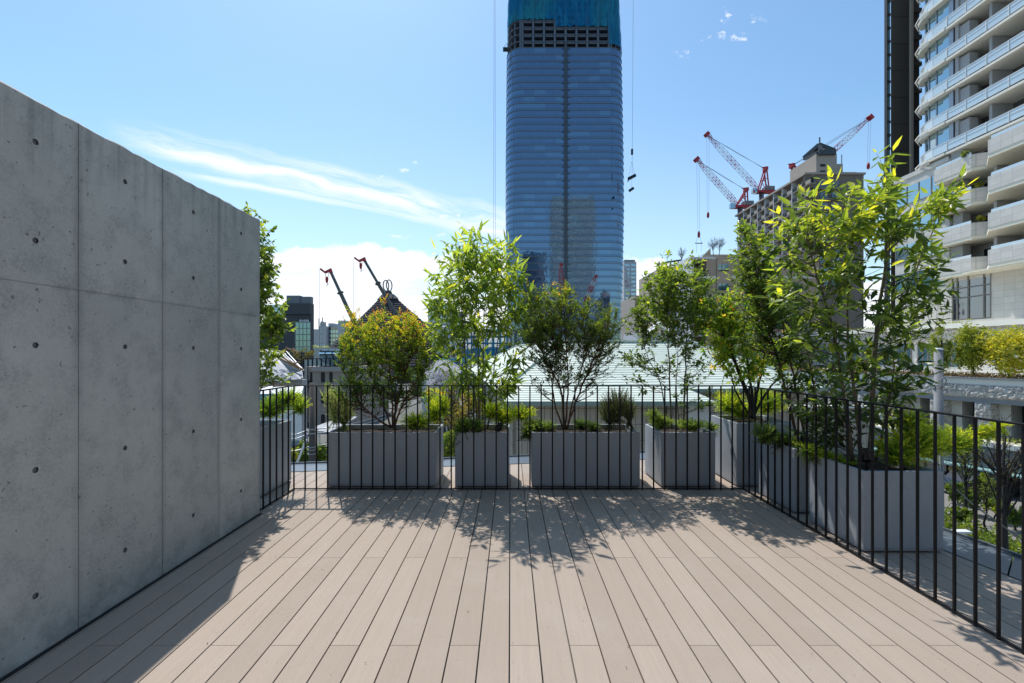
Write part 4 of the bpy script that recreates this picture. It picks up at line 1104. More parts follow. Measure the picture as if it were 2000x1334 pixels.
# ================================================================ mobile cranes (left) and tower cranes (right)
M_boom = mat('boom_grey', (.10,.105,.105), .5, .3)
M_red = mat('crane_red', (.42,.02,.03), .5)
M_cblue = mat('crane_blue', (.05,.16,.34), .5)
def mobile_crane(label, tip, foot, Y, hook_py, blue=False, r0=.75):
    a = at(tip[0], tip[1], Y); b = at(foot[0], foot[1], Y); d = (b-a).normalized()
    # carry the boom down to the carrier on the ground
    L = (a.z-(GZ+2.6))/max(-d.z, .1); e = a+d*L
    o = thing('mobile_crane', label, 'crane', (e.x, Y, GZ), 'telescopic cranes at the building site')
    mb = MB()
    for i, (f0, f1, w_) in enumerate(((.70,1,1.25),(.42,.71,1.0),(.18,.43,.8),(0,.19,.62))):
        mb.bar(a+d*L*f0, a+d*L*f1, r0*w_, r0*w_*1.15)
    for f in (.19,.43,.71): mb.bar(a+d*L*(f-.004), a+d*L*(f+.006), r0*1.45, r0*1.55)
    mb.build('boom', M_boom, o)
    mb = MB(); side = Vector((-d.z, 0, d.x)); 
    if side.x > 0: side = -side
    mb.bar(a+Vector((.3,0,.35)), a+Vector((-1.1,0,-.35)), .4, .5); mb.bar(a+Vector((-1.05,0,-.4)), a+Vector((-2.2,0,.45)), .34, .4); mb.bar(a+d*.5, a-d*.2, .6, .65)
    mb.build('boom_head', M_red, o)
    hx = a+Vector((-1.0,0,-.4)); hz = Z_(hook_py, Y)
    mb = MB(); mb.tube([hx, (hx.x, Y, hz)], .05, 4); mb.tube([hx+Vector((.6,0,0)), (hx.x+.5, Y, hz)], .05, 4); mb.tube([a+Vector((-2.4,0,.2)), (a.x-2.4, Y, GZ+6)], .03, 4); mb.build('rope', M_dark, o)
    mb = MB(); mb.tube([(hx.x+.25, Y, hz+.9), (hx.x+.25, Y, hz+.3), (hx.x+.25, Y, hz-.5)], [.15,.36,.2], 8)
    pts = [Vector((hx.x+.25+.25*math.sin(t_), Y, hz-.75+.25*math.cos(t_))) for t_ in [k*.5 for k in range(9)]]; mb.tube(pts, .08, 5)
    mb.build('hook', M_red, o)
    mb = MB(); mb.box(e.x-5.5, e.x+5.5, Y-1.3, Y+1.3, GZ+.9, GZ+1.7); mb.box(e.x-5.3, e.x-3.4, Y-1.25, Y+1.25, GZ+1.72, GZ+2.9)
    mb.build('carrier', M_cblue if blue else M_boom, o)
    mb = MB(); mb.box(e.x-1.4, e.x+2.8, Y-1.2, Y+1.2, GZ+1.75, GZ+3.3); mb.build('turntable', M_cblue if blue else M_white, o)
    for k in (-4.4, -2.9, 2.4, 3.9):
        MB().tube([(e.x+k, Y-1.45, GZ+.62), (e.x+k, Y+1.45, GZ+.62)], .6, 14).build('wheel', M_dark, o)
    return o
mobile_crane('left telescopic crane with red boom head and short raised boom', (645, 529), (692, 631), 100, 548)
mobile_crane('telescopic crane whose boom crosses in front of the pyramid roof', (711, 507), (777, 620), 104, 521)
mobile_crane('thin upright crane behind the slender tree', (863, 566), (845, 700), 140, 578, True, .55)

def lattice(mb, a, b, w_, n, r=.09, taper=.35):
    """red and white square lattice jib; material slot alternates by section"""
    a = Vector(a); b = Vector(b); d = (b-a).normalized(); s = Vector((0,1,0)); u_ = d.cross(s).normalized()
    def ring(f):
        g = w_*(taper+(1-taper)*min(1, min(f/.12, (1-f)/.25)))/2
        c = a.lerp(b, f); return [c+s*(i*g)+u_*(j*g) for i, j in ((-1,-1),(1,-1),(1,1),(-1,1))]
    for i in range(n):
        A = ring(i/n); B = ring((i+1)/n); mb.k = (i*5//n) % 2
        for k in range(4):
            mb.bar(A[k], B[k], r*1.5); mb.bar(A[k], A[(k+1) % 4], r)
            mb.bar(A[k], B[(k+1) % 4], r) if (i+k) % 2 else mb.bar(A[(k+1) % 4], B[k], r)
    mb.k = 0
M_cwhite = mat('crane_white', (.70,.70,.72), .5)
def tower_crane(label, tip, root, frame, Y, hook_py, cabx, hook_px, backstay=None, full=True):
    a = at(*tip, Y); b = at(*root, Y); fr = at(*frame, Y)
    o = thing('tower_crane', label, 'crane', (b.x, Y, GZ), 'red and white luffing cranes above the brown apartment building')
    mb = MB(); lattice(mb, b, a, 2.3, 26); mb.build('jib', [M_red, M_cwhite], o)
    mb = MB(); d = (a-b).normalized(); mb.bar(a-d*.4, a+d*1.6, 2.2, 2.6); mb.bar(a+Vector((-1.3,0,.6)), a+Vector((.4,0,1.9)), .25); mb.bar(a+Vector((.4,0,1.9)), a-d*4+Vector((0,0,2.0)), .2); mb.build('jib_head', M_red, o)
    mb = MB()
    for s in (-1.3, 1.3):
        s_ = Vector((0, s, 0))
        mb.bar(fr+s_, b+s_, .55); mb.bar(fr+s_, b+Vector((5.2,0,0))+s_, .55); mb.bar(fr.lerp(b, .5)+s_, fr.lerp(b+Vector((5.2,0,0)), .5)+s_, .3)
        mb.bar(fr.lerp(b, .5)+s_, b+Vector((5.2,0,0))+s_, .25)
    mb.bar(fr-Vector((0,1.6,0)), fr+Vector((0,1.6,0)), 1.6, 1.8); mb.bar(fr+Vector((-2,0,.8)), fr+Vector((1.6,0,1.2)), .5)
    mb.build('a_frame', M_red, o)
    mb = MB(); mb.box(b.x-2.5, b.x+8.5, Y-2, Y+2, b.z-1.8, b.z-.6); mb.build('machinery_deck', M_red, o)
    mb = MB(); mb.box(b.x+3, b.x+8, Y-2.2, Y+2.2, b.z-.55, b.z+1.6); mb.build('counterweight', mat('counterweight', (.2,.2,.21), .7), o)
    mb = MB(); mb.box(b.x-4.6, b.x-2.2, Y-2.3, Y-.2, b.z-2.4, b.z+.2); mb.build('cab', M_gl_blue, o)
    mb = MB(); mb.tube([(b.x+1.5, Y, GZ), (b.x+1.5, Y, b.z-1.8)], 1.3, 10); mb.build('mast', M_metal, o)
    mb = MB(); mb.tube([fr, fr.lerp(a, .5)+Vector((0,0,-.4)), a], .10, 4); mb.tube([fr+Vector((0,.8,.3)), fr.lerp(a, .55)+Vector((0,.8,.6)), a+Vector((0,.8,.3))], .08, 4)
    hz = Z_(hook_py, Y); hx = X_(hook_px, Y)
    mb.tube([a+Vector((-.4,0,0)), (hx-.5, Y, hz)], .05, 4); mb.tube([a+Vector((.9,0,0)), (hx+.5, Y, hz)], .05, 4); mb.build('rope', M_dark, o)
    mb = MB(); mb.tube([(hx, Y, hz+1.2), (hx, Y, hz), (hx, Y, hz-1.6), (hx, Y, hz-2.4)], [.3,.75,.75,.2], 8); mb.build('hook_block', M_red, o)
    return o
tower_crane('upper luffing crane with its jib raised to the left', (1382, 264), (1482, 371), (1495, 330), 262, 418, 0, 1383)
o = tower_crane('lower luffing crane with its jib nearest the horizon, carrying a spreader beam', (1362, 313), (1440, 400), (1457, 371), 250, 456, 0, 1365)
mb = MB(); p = at(1365, 475, 250); mb.bar(p+Vector((-2,0,0)), p+Vector((2,0,0)), .4)
for s in (-1.8, 1.8): mb.bar(p+Vector((s,0,0)), p+Vector((0,0,5)), .08); mb.bar(p+Vector((s*.8,0,0)), p+Vector((s*.7,0,-5)), .08)
mb.build('spreader_beam', M_dark, o)
tower_crane('luffing crane behind the brown building with its jib raised to the right', (1698, 231), (1562, 355), (1547, 324), 240, 322, 0, 1696)
# ================================================================ green roofed house below the terrace
hs = thing('green_roof_house', 'low house with pale green ribbed hip roof and tiled walls just below the terrace', 'house', (4, 24, GZ))
A8 = R(8.0); hc = Vector((-.51, 19.0)); hu = Vector((math.cos(A8), math.sin(A8))); hv = Vector((-math.sin(A8), math.cos(A8)))
def HP(u_, v_, z): p = hc+hu*u_+hv*v_; return (p.x, p.y, z)
def green_roof():
    m_ = bpy.data.materials.new('green_metal_roof'); m_.use_nodes = True; q = NT(m_.node_tree); b = q.n['Principled BSDF']
    P = q.new('ShaderNodeNewGeometry').outputs['Position']; n_ = q.noise(P, .5, 5); n2 = q.noise(P, 6, 4)
    c = q.mix(q.ss(n_, .3, .7), (.60,.66,.56,1), (.70,.74,.64,1)); c = q.mix(q.m('MULTIPLY', q.ss(n2, .5, .7), .2), c, (.40,.48,.40,1))
    q.l.new(c, b.inputs['Base Color']); b.inputs['Roughness'].default_value = .5
    return m_
M_groof = green_roof()
ze, zt2 = -.10, 2.12; UL, VL = 15.5, 26.0; tu, tv_ = 4.0, 5.0
mb = MB(); ns = 22
def facet(a, b, c, d, n):
    """stepped metal courses between eave a-b and top d-c"""
    a, b, c, d = map(Vector, (a, b, c, d)); vs = []; fs = []
    for i in range(n+1):
        f = i/n; p = a.lerp(d, f); q_ = b.lerp(c, f)
        vs += [p, q_, p+Vector((0,0,.022)), q_+Vector((0,0,.022))]
    for i in range(n):
        k = i*4; fs.append((k+2, k+3, k+5, k+4)); fs.append((k+4, k+5, k+7, k+6))
    mb.add(vs, fs)
E = [HP(0,0,ze), HP(UL,0,ze), HP(UL,VL,ze), HP(0,VL,ze)]; T = [HP(tu,tv_,zt2), HP(UL-tu,tv_,zt2), HP(UL-tu,VL-tv_,zt2), HP(tu,VL-tv_,zt2)]
for i in range(4): facet(E[i], E[(i+1) % 4], T[(i+1) % 4], T[i], ns)
mb.add([(x, y, z+.04) for x, y, z in T], [(0,1,2,3)])
for i in range(4): mb.bar(Vector(E[i])+Vector((0,0,.06)), Vector(T[i])+Vector((0,0,.06)), .16, .08); mb.bar(Vector(T[i])+Vector((0,0,.07)), Vector(T[(i+1) % 4])+Vector((0,0,.07)), .2, .1)
mb.build('roof', M_groof, hs)
M_gut = mat('gutter_green', (.26,.33,.29), .45, .2, .4, 2)
mb = MB()
for i in range(4):
    a, b = Vector(E[i]), Vector(E[(i+1) % 4]); mb.bar(a-Vector((0,0,.05)), b-Vector((0,0,.05)), .14, .16)
mb.build('gutter', M_gut, hs)
M_htile = tile_mat('house_tile', (.46,.40,.33), (.13,.115,.10), .22, .62, 'xy', .7, .012, .12, .5)
mb = MB(); mb.prism([HP(.7,.7,0)[:2], HP(UL-.7,.7,0)[:2], HP(UL-.7,VL-.7,0)[:2], HP(.7,VL-.7,0)[:2]], GZ, ze-.14); mb.build('wall', M_htile, hs)
# entrance block in front with its own low roof
ex0, ex1 = X_(1008, 17.6), X_(1392, 17.6)
mb = MB(); mb.box(ex0, ex1-.3, 17.6, 19.4, GZ, -.42); mb.build('porch_wall', M_htile, hs)
mb = MB(); z0_ = -.34
facet((ex0-.45, 17.15, z0_), (ex1+.05, 17.15, z0_), (ex1-.7, 19.0, .12), (ex0+.3, 19.0, .12), 7)
facet((ex1+.05, 17.15, z0_), (ex1+.05, 19.3, z0_), (ex1-.7, 19.3, .12), (ex1-.7, 19.0, .12), 5)
facet((ex0-.45, 19.6, z0_), (ex0-.45, 17.15, z0_), (ex0+.3, 19.0, .12), (ex0+.3, 19.6, .12), 5)
mb.build('porch_roof', M_groof, hs)
mb = MB(); mb.bar((ex0-.47, 17.1, z0_-.04), (ex1+.07, 17.1, z0_-.04), .16, .17); mb.bar((ex1+.08, 17.1, z0_-.04), (ex1+.08, 19.3, z0_-.04), .14, .15); mb.build('porch_gutter', M_gut, hs)
M_door = mat('white_door', (.62,.62,.62), .5)
d0, d1 = X_(1345, 17.5), X_(1387, 17.5)
mb = MB(); mb.box(d0, d1, 17.50, 17.59, -3.0, Z_(785, 17.5)); dr = mb.build('service_door', M_door, hs)
mb = MB(); mb.tube([(X_(1370,17.5), 17.49, Z_(801,17.5)), (X_(1370,17.5), 17.42, Z_(801,17.5))], .03, 8); mb.bar((X_(1369,17.5), 17.44, Z_(804,17.5)), (X_(1374,17.5), 17.44, Z_(804,17.5)), .03); mb.build('door_handle', M_metal, dr)
l0, l1 = X_(1303, 17.5), X_(1318, 17.5)
mb = MB(); mb.k = 0; mb.box(l0, l1, 17.54, 17.59, Z_(815,17.5), Z_(783,17.5)); mb.k = 1
for k in range(9):
    z = lerp(Z_(813,17.5), Z_(785,17.5), k/8); mb.add([(l0,17.50,z-.03),(l1,17.50,z-.03),(l1,17.53,z+.03),(l0,17.53,z+.03)], [(0,1,2,3)])
mb.build('louvre_vent', [M_dark, M_htile], hs)
# ---- small hip roofs and blossoming tree left of it
def small_hip(label, x0, x1, y0, y1, zr, ze_, m_):
    o = thing('small_house', label, 'house', ((x0+x1)/2, (y0+y1)/2, GZ))
    MB().box(x0+.4, x1-.4, y0+.4, y1-.4, GZ, ze_-.05).build('wall', M_bgw, o)
    cx = (x0+x1)/2; cy = (y0+y1)/2; d = min(x1-x0, y1-y0)/2-.3
    vs = [(x0,y0,ze_),(x1,y0,ze_),(x1,y1,ze_),(x0,y1,ze_),(cx,y0+d,zr),(cx,y1-d,zr)]
    mb = MB(); mb.add(vs, [(0,1,4),(1,2,5,4),(2,3,5),(3,0,4,5)]); mb.build('roof', m_, o)
    return o
M_gtile = mat('grey_roof_sheet', (.34,.35,.37), .6, .1, .4, .6, col2=(.26,.27,.29))
small_hip('small house with pale grey hip roof beside the orange shrub', X_(822, 38), X_(888, 38), 36, 46, Z_(703, 41), Z_(730, 38), M_gtile)
small_hip('house with grey hip roof behind the left end of the green roof', X_(905, 50), X_(965, 50), 50, 60, Z_(700, 55), Z_(722, 50), M_gtile)
# ---- generic garden tree (far, a few pixels a leaf)
def far_tree(name, label, cat, px, py, rx, ry, Y, material, n=900, leaf=(.22,.14), gz=None, seed=1, tint=(.2,.8), bare=False, group=None, bark=None, trunk_r=None):
    r_ = np.random.RandomState(seed); gz = GZ if gz is None else gz
    c = npv(at(px, py, Y)); k = Y/F; rad = np.array([rx*k, rx*k*.9, ry*k])
    o = thing(name, label, cat, (c[0], Y, gz), group); tm = MB()
    H = c[2]-gz; tr = trunk_r or max(.06, .018*(c[2]+rad[2]-gz))
    top = c+np.array([0,0,rad[2]*.5]); b0 = np.array([c[0]+r_.uniform(-.2,.2), Y, gz])
    fork = b0*.5+c*.5 if bare is False else b0*.45+c*.55
    tm.tube([b0, (b0+fork)/2+r_.normal(0,.05,3)*1.0, fork, top], [tr, tr*.75, tr*.55, tr*.08], 7)
    ends = []
    for i in range(26 if bare else 12):
        q_ = r_.normal(0,1,3); q_ /= np.linalg.norm(q_); q_[2] = abs(q_[2]) if r_.rand() < .6 else q_[2]*.5
        e = c+q_*rad*r_.uniform(.6, .98); s0 = fork+(top-fork)*r_.uniform(0,.7); md = (s0+e)/2+np.array([0,0,.08*np.linalg.norm(e-s0)])+r_.normal(0,.05,3)*rad.mean()
        tm.tube([s0, md, e], [tr*(.22 if bare else .4), tr*(.12 if bare else .22), tr*.04], 5, cap=False); ends.append((s0, md, e))
        if bare:
            for j in range(14):
                g = r_.uniform(.25, 1); p = s0*(1-g)**2+2*md*g*(1-g)+e*g*g
                d_ = (e-s0)/np.linalg.norm(e-s0)+r_.normal(0,.55,3)+np.array([0,0,.35]); d_ /= np.linalg.norm(d_); L = r_.uniform(.12,.35)*rad.mean()
                m2 = p+d_*L*.5+r_.normal(0,.05,3)*L; e2 = p+d_*L+np.array([0,0,.1*L])
                tm.tube([p, m2, e2], [tr*.07, tr*.045, tr*.02], 3, cap=False)
                for j2 in range(2):
                    d3 = d_+r_.normal(0,.6,3); d3 /= np.linalg.norm(d3); tm.tube([m2, m2+d3*L*.5], [tr*.05, tr*.02], 3, cap=False)
                    ends.append((m2, m2, m2+d3*L*.5))
    tm.build('trunk', bark or M_bark_d, o)
    if n:
        Ps=[];Ds=[];Ns=[];Ls=[];Ws=[];Ts=[]
        ncl = max(14, n//40); cl = []
        for i in range(ncl):
            q_ = r_.normal(0,1,3); q_ /= np.linalg.norm(q_); cl.append((c+q_*rad*r_.uniform(.45,.95), r_.uniform(.16,.34), r_.uniform(*tint)))
        for i in range(n):
            if bare: s0, md, e = ends[r_.randint(len(ends))]; g = r_.uniform(.3,1); p = s0*(1-g)+e*g+r_.normal(0,.03,3); tn = r_.uniform(*tint); nr = r_.normal(0,1,3)
            else:
                cc, cr_, tn = cl[r_.randint(ncl)]; q_ = r_.normal(0,1,3); q_ /= np.linalg.norm(q_); p = cc+q_*rad*cr_*r_.uniform(.7,1.05); nr = q_+r_.normal(0,.4,3)
                if p[2] < gz+.1: p[2] = gz+.1+r_.uniform(0,.3)
            s_ = r_.uniform(.6,1.3)
            Ps.append(p); Ds.append(r_.normal(0,1,3)); Ns.append(nr); Ls.append(leaf[0]*s_); Ws.append(leaf[1]*s_); Ts.append(tn+r_.normal(0,.1))
        leaves_mesh('crown', Ps, Ds, Ns, Ls, Ws, Ts, T_SMALL, material, o)
    return o
L_bloss = leaf_mat('blossom', [(0,(.50,.45,.46)), (.5,(.66,.61,.63)), (1,(.80,.77,.79))], .15, .7, .1, 1.25)
L_hedge = leaf_mat('hedge_leaf', [(0,(.02,.045,.012)), (.5,(.06,.12,.02)), (1,(.17,.24,.03))], .35)
L_gold = leaf_mat('golden_leaf', [(0,(.10,.14,.03)), (.5,(.25,.27,.035)), (1,(.50,.43,.05))], .35, gain=1.3)
L_olive = leaf_mat('olive_leaf', [(0,(.06,.06,.025)), (.5,(.14,.13,.045)), (1,(.30,.24,.06))], .35)
far_tree('cherry_tree', 'white blossoming cherry tree between the orange shrub and the slender tree', 'tree', 868, 738, 36, 26, 32, L_bloss, 1500, (.20,.14), seed=3, tint=(.2,1))
far_tree('garden_tree', 'olive brown garden tree below the cherry blossom', 'tree', 895, 800, 46, 52, 22, L_olive, 1700, (.16,.10), seed=4, tint=(.1,.8))
far_tree('garden_tree', 'yellow green garden tree in the gap between the two left planters', 'tree', 874, 868, 24, 34, 15, L_hedge, 1200, (.10,.06), seed=6, tint=(.4,1.0))
far_tree('garden_tree', 'reddish yellow small tree seen through bars behind the left juniper gap', 'tree', 850, 775, 24, 24, 27, L_yel, 700, (.16,.10), seed=8, tint=(.3,.9))
far_tree('dark_tree', 'dark green tree behind the utility pole at the lower left', 'tree', 602, 900, 36, 42, 19, L_hedge, 1900, (.15,.09), seed=9, tint=(.0,.75))
far_tree('yellow_shrub', 'yellow shrub at the left edge of the lower left gap', 'shrub', 572, 895, 8, 24, 18, L_gold, 420, (.10,.06), seed=10)
far_tree('brown_tree', 'bare brownish tree at the foot of the charcoal building', 'tree', 588, 690, 26, 14, 150, L_olive, 500, (.5,.35), seed=12, tint=(.0,.35))
far_tree('pale_green_tree', 'thin pale treetop in front of the white offices', 'tree', 630, 678, 18, 6, 170, L_silver, 260, (.5,.3), seed=13)

# ================================================================ grey apartment building lower left
YY = 60
M_apt = mat('apartment_render', (.38,.34,.30), .85, 0, .4, .25)
o = thing('grey_apartment_building', 'greyish brown apartment building with glazed roof terrace behind the orange shrub', 'building', (X_(645, YY), YY+8, GZ))
x0, x1 = X_(594, YY), X_(700, YY)
mb = MB(); mb.box(x0, X_(614, YY), YY, YY+15, GZ, Z_(716, YY)); mb.box(X_(614, YY)+.01, x1, YY-.6, YY+15, GZ, Z_(717, YY)); mb.build('wall', M_apt, o)
mb = MB(); mb.box(X_(614, YY)+.01, x1+.2, YY-.9, YY-.61, Z_(725, YY), Z_(716, YY)); mb.box(x1-.1, x1+.1, YY-.5, YY+12, Z_(725,YY), Z_(716,YY)); mb.build('parapet', mat('parapet_pale', (.38,.36,.34), .8), o)
mb = MB(); px0, px1 = X_(617, YY), X_(672, YY); mb.box(px0, px1, YY+1.2, YY+9, Z_(716.5, YY), Z_(684, YY)); mb.build('penthouse', mat('penthouse_frame', (.05,.05,.055), .5), o)
mb = MB()
for k in range(4):
    a = lerp(px0, px1, k/4)+.12; b = lerp(px0, px1, (k+1)/4)-.12; mb.box(a, b, YY+1.1, YY+1.19, Z_(711, YY), Z_(693, YY))
mb.build('penthouse_window', M_gl_blue, o)
mb = MB()
for k in range(4):
    a = lerp(px0, px1, k/4)+.08; b = lerp(px0, px1, (k+1)/4)-.08; mb.add([(a,YY+.5,Z_(691,YY)),(b,YY+.5,Z_(691,YY)),(b,YY+1.8,Z_(684.5,YY)+.1),(a,YY+1.8,Z_(684.5,YY)+.1)], [(0,1,2,3)])
mb.build('glass_canopy', M_gl_blue, o)
mb = MB(); zt3, zb3 = Z_(701, YY), Z_(716, YY)
for k in range(12):
    x = lerp(x0+.1, X_(690, YY), k/11); mb.box(x-.05, x+.05, YY-.5, YY-.42, zb3, zt3)
mb.box(x0, X_(690, YY), YY-.52, YY-.40, zt3, zt3+.08); mb.build('terrace_railing', M_black, o)
mb = MB(); mb.box(x0+.2, X_(689, YY), YY-.36, YY-.33, zb3+.1, zt3-.1); mb.build('balustrade_glass', M_gl_blue, o)
w0 = None
for j in range(3):
    for (a, b) in ((606,613),(631,638),(647,653)):
        xa, xb = X_(a, YY), X_(b, YY); yw = YY if a < 614 else YY-.6
        m_ = MB(); zc = Z_(735, YY)-j*2.75; m_.box(xa, xb, yw-.06, yw-.005, zc-.75, zc+.55); wd = m_.build('window', M_dark, o)
        m_ = MB(); m_.box(xa-.1, xb+.1, yw-.14, yw-.01, zc-.85, zc-.76); m_.build('sill', M_metal, wd)
for j in range(3):
    zc = Z_(742, YY)-j*2.75; m_ = MB(); m_.box(X_(604, YY), X_(614, YY)-.05, YY-.9, YY-.02, zc-1.0, zc-.85)
    for k in range(7): x = lerp(X_(604, YY), X_(614, YY)-.08, k/6); m_.box(x-.03, x+.03, YY-.88, YY-.83, zc-.84, zc)
    m_.build('balcony', M_black, o)
mb = MB(); mb.box(X_(598,YY), X_(601,YY), YY-.25, YY-.05, GZ, Z_(716,YY)); mb.build('downpipe', M_metal, o)
mb = MB(); mb.box(X_(602, 62), X_(631, 62), 64, 70, Z_(700,64), Z_(679, 64)); mb.build('rooftop_box', M_metal, o)
# car port and black fence at its foot
YY = 40
o = thing('carport', 'open grey carport with mossy roof beside the utility pole', 'carport', (X_(632, YY), YY, GZ))
mb = MB(); xa, xb = X_(612, YY), X_(668, YY)
mb.add([(xa, YY-2, Z_(842,YY-2)),(xb, YY-2, Z_(842,YY-2)),(xb, YY+4, Z_(826,YY)),(xa+1, YY+4, Z_(826,YY)), (xa, YY-2, Z_(842,YY-2)-.15),(xb, YY-2, Z_(842,YY-2)-.15),(xb, YY+4, Z_(826,YY)-.15),(xa+1, YY+4, Z_(826,YY)-.15)], [(0,1,2,3),(7,6,5,4),(0,4,5,1),(1,5,6,2),(2,6,7,3),(3,7,4,0)]); mb.build('roof', M_gtile, o)
mb = MB()
for x in (xa+.2, (xa+xb)/2, xb-.2): mb.box(x-.06, x+.06, YY-1.8, YY-1.68, GZ, Z_(842,YY-2)-.16)
mb.build('post', M_white, o)
YY = 38
o = thing('black_fence', 'solid black fence panel behind the dark green tree', 'fence', (X_(600, YY), YY, GZ))
mb = MB(); mb.box(X_(562,YY), X_(650,YY), YY, YY+.1, GZ+.1, GZ+1.9); mb.build('panel', M_dark, o)
mb = MB()
for k in range(6): x = lerp(X_(562,YY), X_(650,YY), k/5); mb.box(x-.05, x+.05, YY-.06, YY-.005, GZ, GZ+2.0)
mb.build('post', M_black, o)
# utility pole lower left
YY = 18
o = thing('utility_pole', 'dark utility pole with wires seen through the railing at the left', 'utility pole', (X_(609, YY), YY, GZ))
mb = MB(); mb.tube([(X_(609,YY), YY, GZ), (X_(610,YY), YY, Z_(748,YY))], [.15,.11], 12); mb.build('pole', mat('pole_concrete', (.10,.085,.075), .85, 0, .5, 2), o)
for py in (873, 878, 886): MB().tube([(X_(609,YY), YY, Z_(py,YY)-.02), (X_(609,YY), YY, Z_(py,YY)+.02)], .165, 12).build('clamp', M_metal, o)
for py in (838, 846): MB().bar((X_(600,YY), YY-.1, Z_(py,YY)), (X_(624,YY), YY-.1, Z_(py,YY)), .05).build('cross_arm', M_metal, o)
mb = MB()
for py, e in ((838,(Z_(842,YY))),(846,Z_(850,YY)),(872,Z_(873,YY))):
    mb.tube([(X_(607,YY), YY-.12, Z_(py,YY)), (X_(585,YY), YY-.3, e-.08), (X_(520,YY), YY-1, e)], .02, 4)
    mb.tube([(X_(611,YY), YY-.12, Z_(py,YY)), (X_(640,YY), YY+1.5, e-.06), (X_(700,YY), YY+4, e+.1)], .02, 4)
mb.tube([(X_(604,YY), YY-.1, Z_(847,YY)), (X_(600,YY), YY-.1, Z_(858,YY)), (X_(603,YY), YY-.1, Z_(866,YY))], .05, 5)
mb.build('wire', M_metal, o)
mb = MB(); mb.bar((X_(598,YY-.4), YY-.4, Z_(855,YY)), (X_(574,YY-.4), YY-.4, Z_(915,YY)), .07); mb.build('guy_guard', M_white, o)

# ================================================================ demolition site at far lower left
def sheet(mb, p, th=.06):
    p = [Vector(q_) for q_ in p]; n = (p[1]-p[0]).cross(p[2]-p[0]).normalized()*th
    m_ = len(p); mb.add(p+[q_-n for q_ in p], [tuple(range(m_)), tuple(range(m_, 2*m_))[::-1]]+[(i, i+m_, (i+1) % m_+m_, (i+1) % m_) for i in range(m_)])
YY = 48; r_ = random.Random(9)
M_wood = mat('raw_timber', (.36,.20,.09), .8, 0, .5, 3); M_tarp = mat('grey_tarp', (.42,.43,.45), .55, 0, .5, .6, .6, 2); M_bsheet = mat('blue_sheet', (.14,.32,.42), .5, 0, .5, .8, .5, 2)
ds = thing('demolished_house', 'half demolished house roof with bare timbers and grey sheeting at the left', 'building', (X_(545, YY), YY, GZ))
mb = MB(); mb.box(X_(470,YY), X_(590,YY), YY, YY+1.2, GZ, Z_(742,YY)); mb.build('wall', M_tarp, ds)
mb = MB(); sheet(mb, [at(490,738,YY-.5), at(592,738,YY-.5), at(590,722,YY+3), at(545,688,YY+6), at(490,676,YY+6)], .1); mb.build('broken_roof', M_gtile, ds)
mb = MB()
for i in range(12):
    a = at(536+i*3.0, 690+i*2.1, YY+2-.25*i); b = at(570+i*2.0, 730-i*.7, YY-.8); mb.bar(a, b, .07, .12)
for i in range(8): mb.bar(at(546+i*2.5, 690+r_.uniform(-6,2), YY+2), at(590+r_.uniform(-4,4), 722+r_.uniform(-4,5), YY-1), .05)
mb.build('metal_batten', M_metal, ds)
mb = MB()
for (a, b) in (((530,692),(584,720)), ((538,690),(592,722)), ((534,694),(578,716)), ((566,713),(584,707)), ((558,680),(583,688)), ((512,745),(516,770)), ((532,738),(536,764)), ((549,742),(552,768)), ((508,756),(590,752)), ((560,677),(556,690)), ((572,680),(578,692))):
    mb.bar(at(*a, YY-1.2), at(*b, YY-1.4), .16, .12)
mb.build('timber_beam', M_wood, ds)
mb = MB()
for i in range(5):
    x = 486+i*20; sheet(mb, [at(x,745+r_.uniform(-4,4),YY-2), at(x+21,742+r_.uniform(-4,4),YY-2), at(x+24,730+r_.uniform(-5,3),YY-1), at(x+4,728+r_.uniform(-5,3),YY-1)], .05)
mb.build('crumpled_sheet', M_tarp, ds)
o = thing('site_hoarding', 'translucent blue and white sheeting below the demolished house', 'hoarding', (X_(545, 36), 36, GZ))
mb = MB()
for i in range(6):
    x0_, x1_ = 470+i*20, 490+i*20; sheet(mb, [at(x0_,788,36), at(x1_-.5,788,36), at(x1_-.5,770,36), at(x0_,770,36)], .05)
mb.build('blue_sheet', M_bsheet, o)
mb = MB()
for i in range(4):
    sheet(mb, [at(470+i*30,769,36), at(499+i*30,769,36), at(503+i*30,754,40), at(474+i*30,756,40)], .05)
for i in range(4): sheet(mb, [at(470+i*30,860,36), at(499+i*30,860,36), at(499+i*30,789,36), at(470+i*30,789,36)], .05)
mb.build('white_sheet', M_white, o)
# ---- building site with blue nets behind the slender tree
YY = 150
o = thing('netted_building', 'low building shell wrapped in bright blue nets at the skyscraper foot', 'building', (X_(948, YY), YY+8, GZ))
mb = MB()
for k in range(7): x = lerp(X_(907,YY), X_(990,YY), k/6); mb.box(x-.2, x+.2, YY+.3, YY+.7, GZ, Z_(642,YY)); mb.box(x-.2, x+.2, YY+10, YY+10.4, GZ, Z_(642,YY))
for z in (Z_(643,YY), Z_(656,YY), Z_(669,YY), Z_(682,YY), Z_(695,YY)): mb.box(X_(907,YY), X_(990,YY), YY+.2, YY+11, z-.3, z)
mb.build('floor_frame', M_steel, o)
mb = MB()
n = 20; vs = []; fs = []
for i in range(n+1):
    for j in range(9): vs.append((lerp(X_(906,YY), X_(991,YY), i/n), YY-.3+.3*math.sin(i*1.7+j), lerp(Z_(700,YY), Z_(641,YY), j/8)+(.5*math.sin(i*2.3) if j == 8 else 0)))
for i in range(n):
    for j in range(8): fs.append((i*9+j, i*9+9+j, i*9+10+j, i*9+j+1))
mb.add(vs, fs); mb.build('safety_net', M_net, o)
o = thing('site_deck', 'turquoise hoarding strip in front of the blue netted building', 'hoarding', (X_(920, 120), 120, GZ))
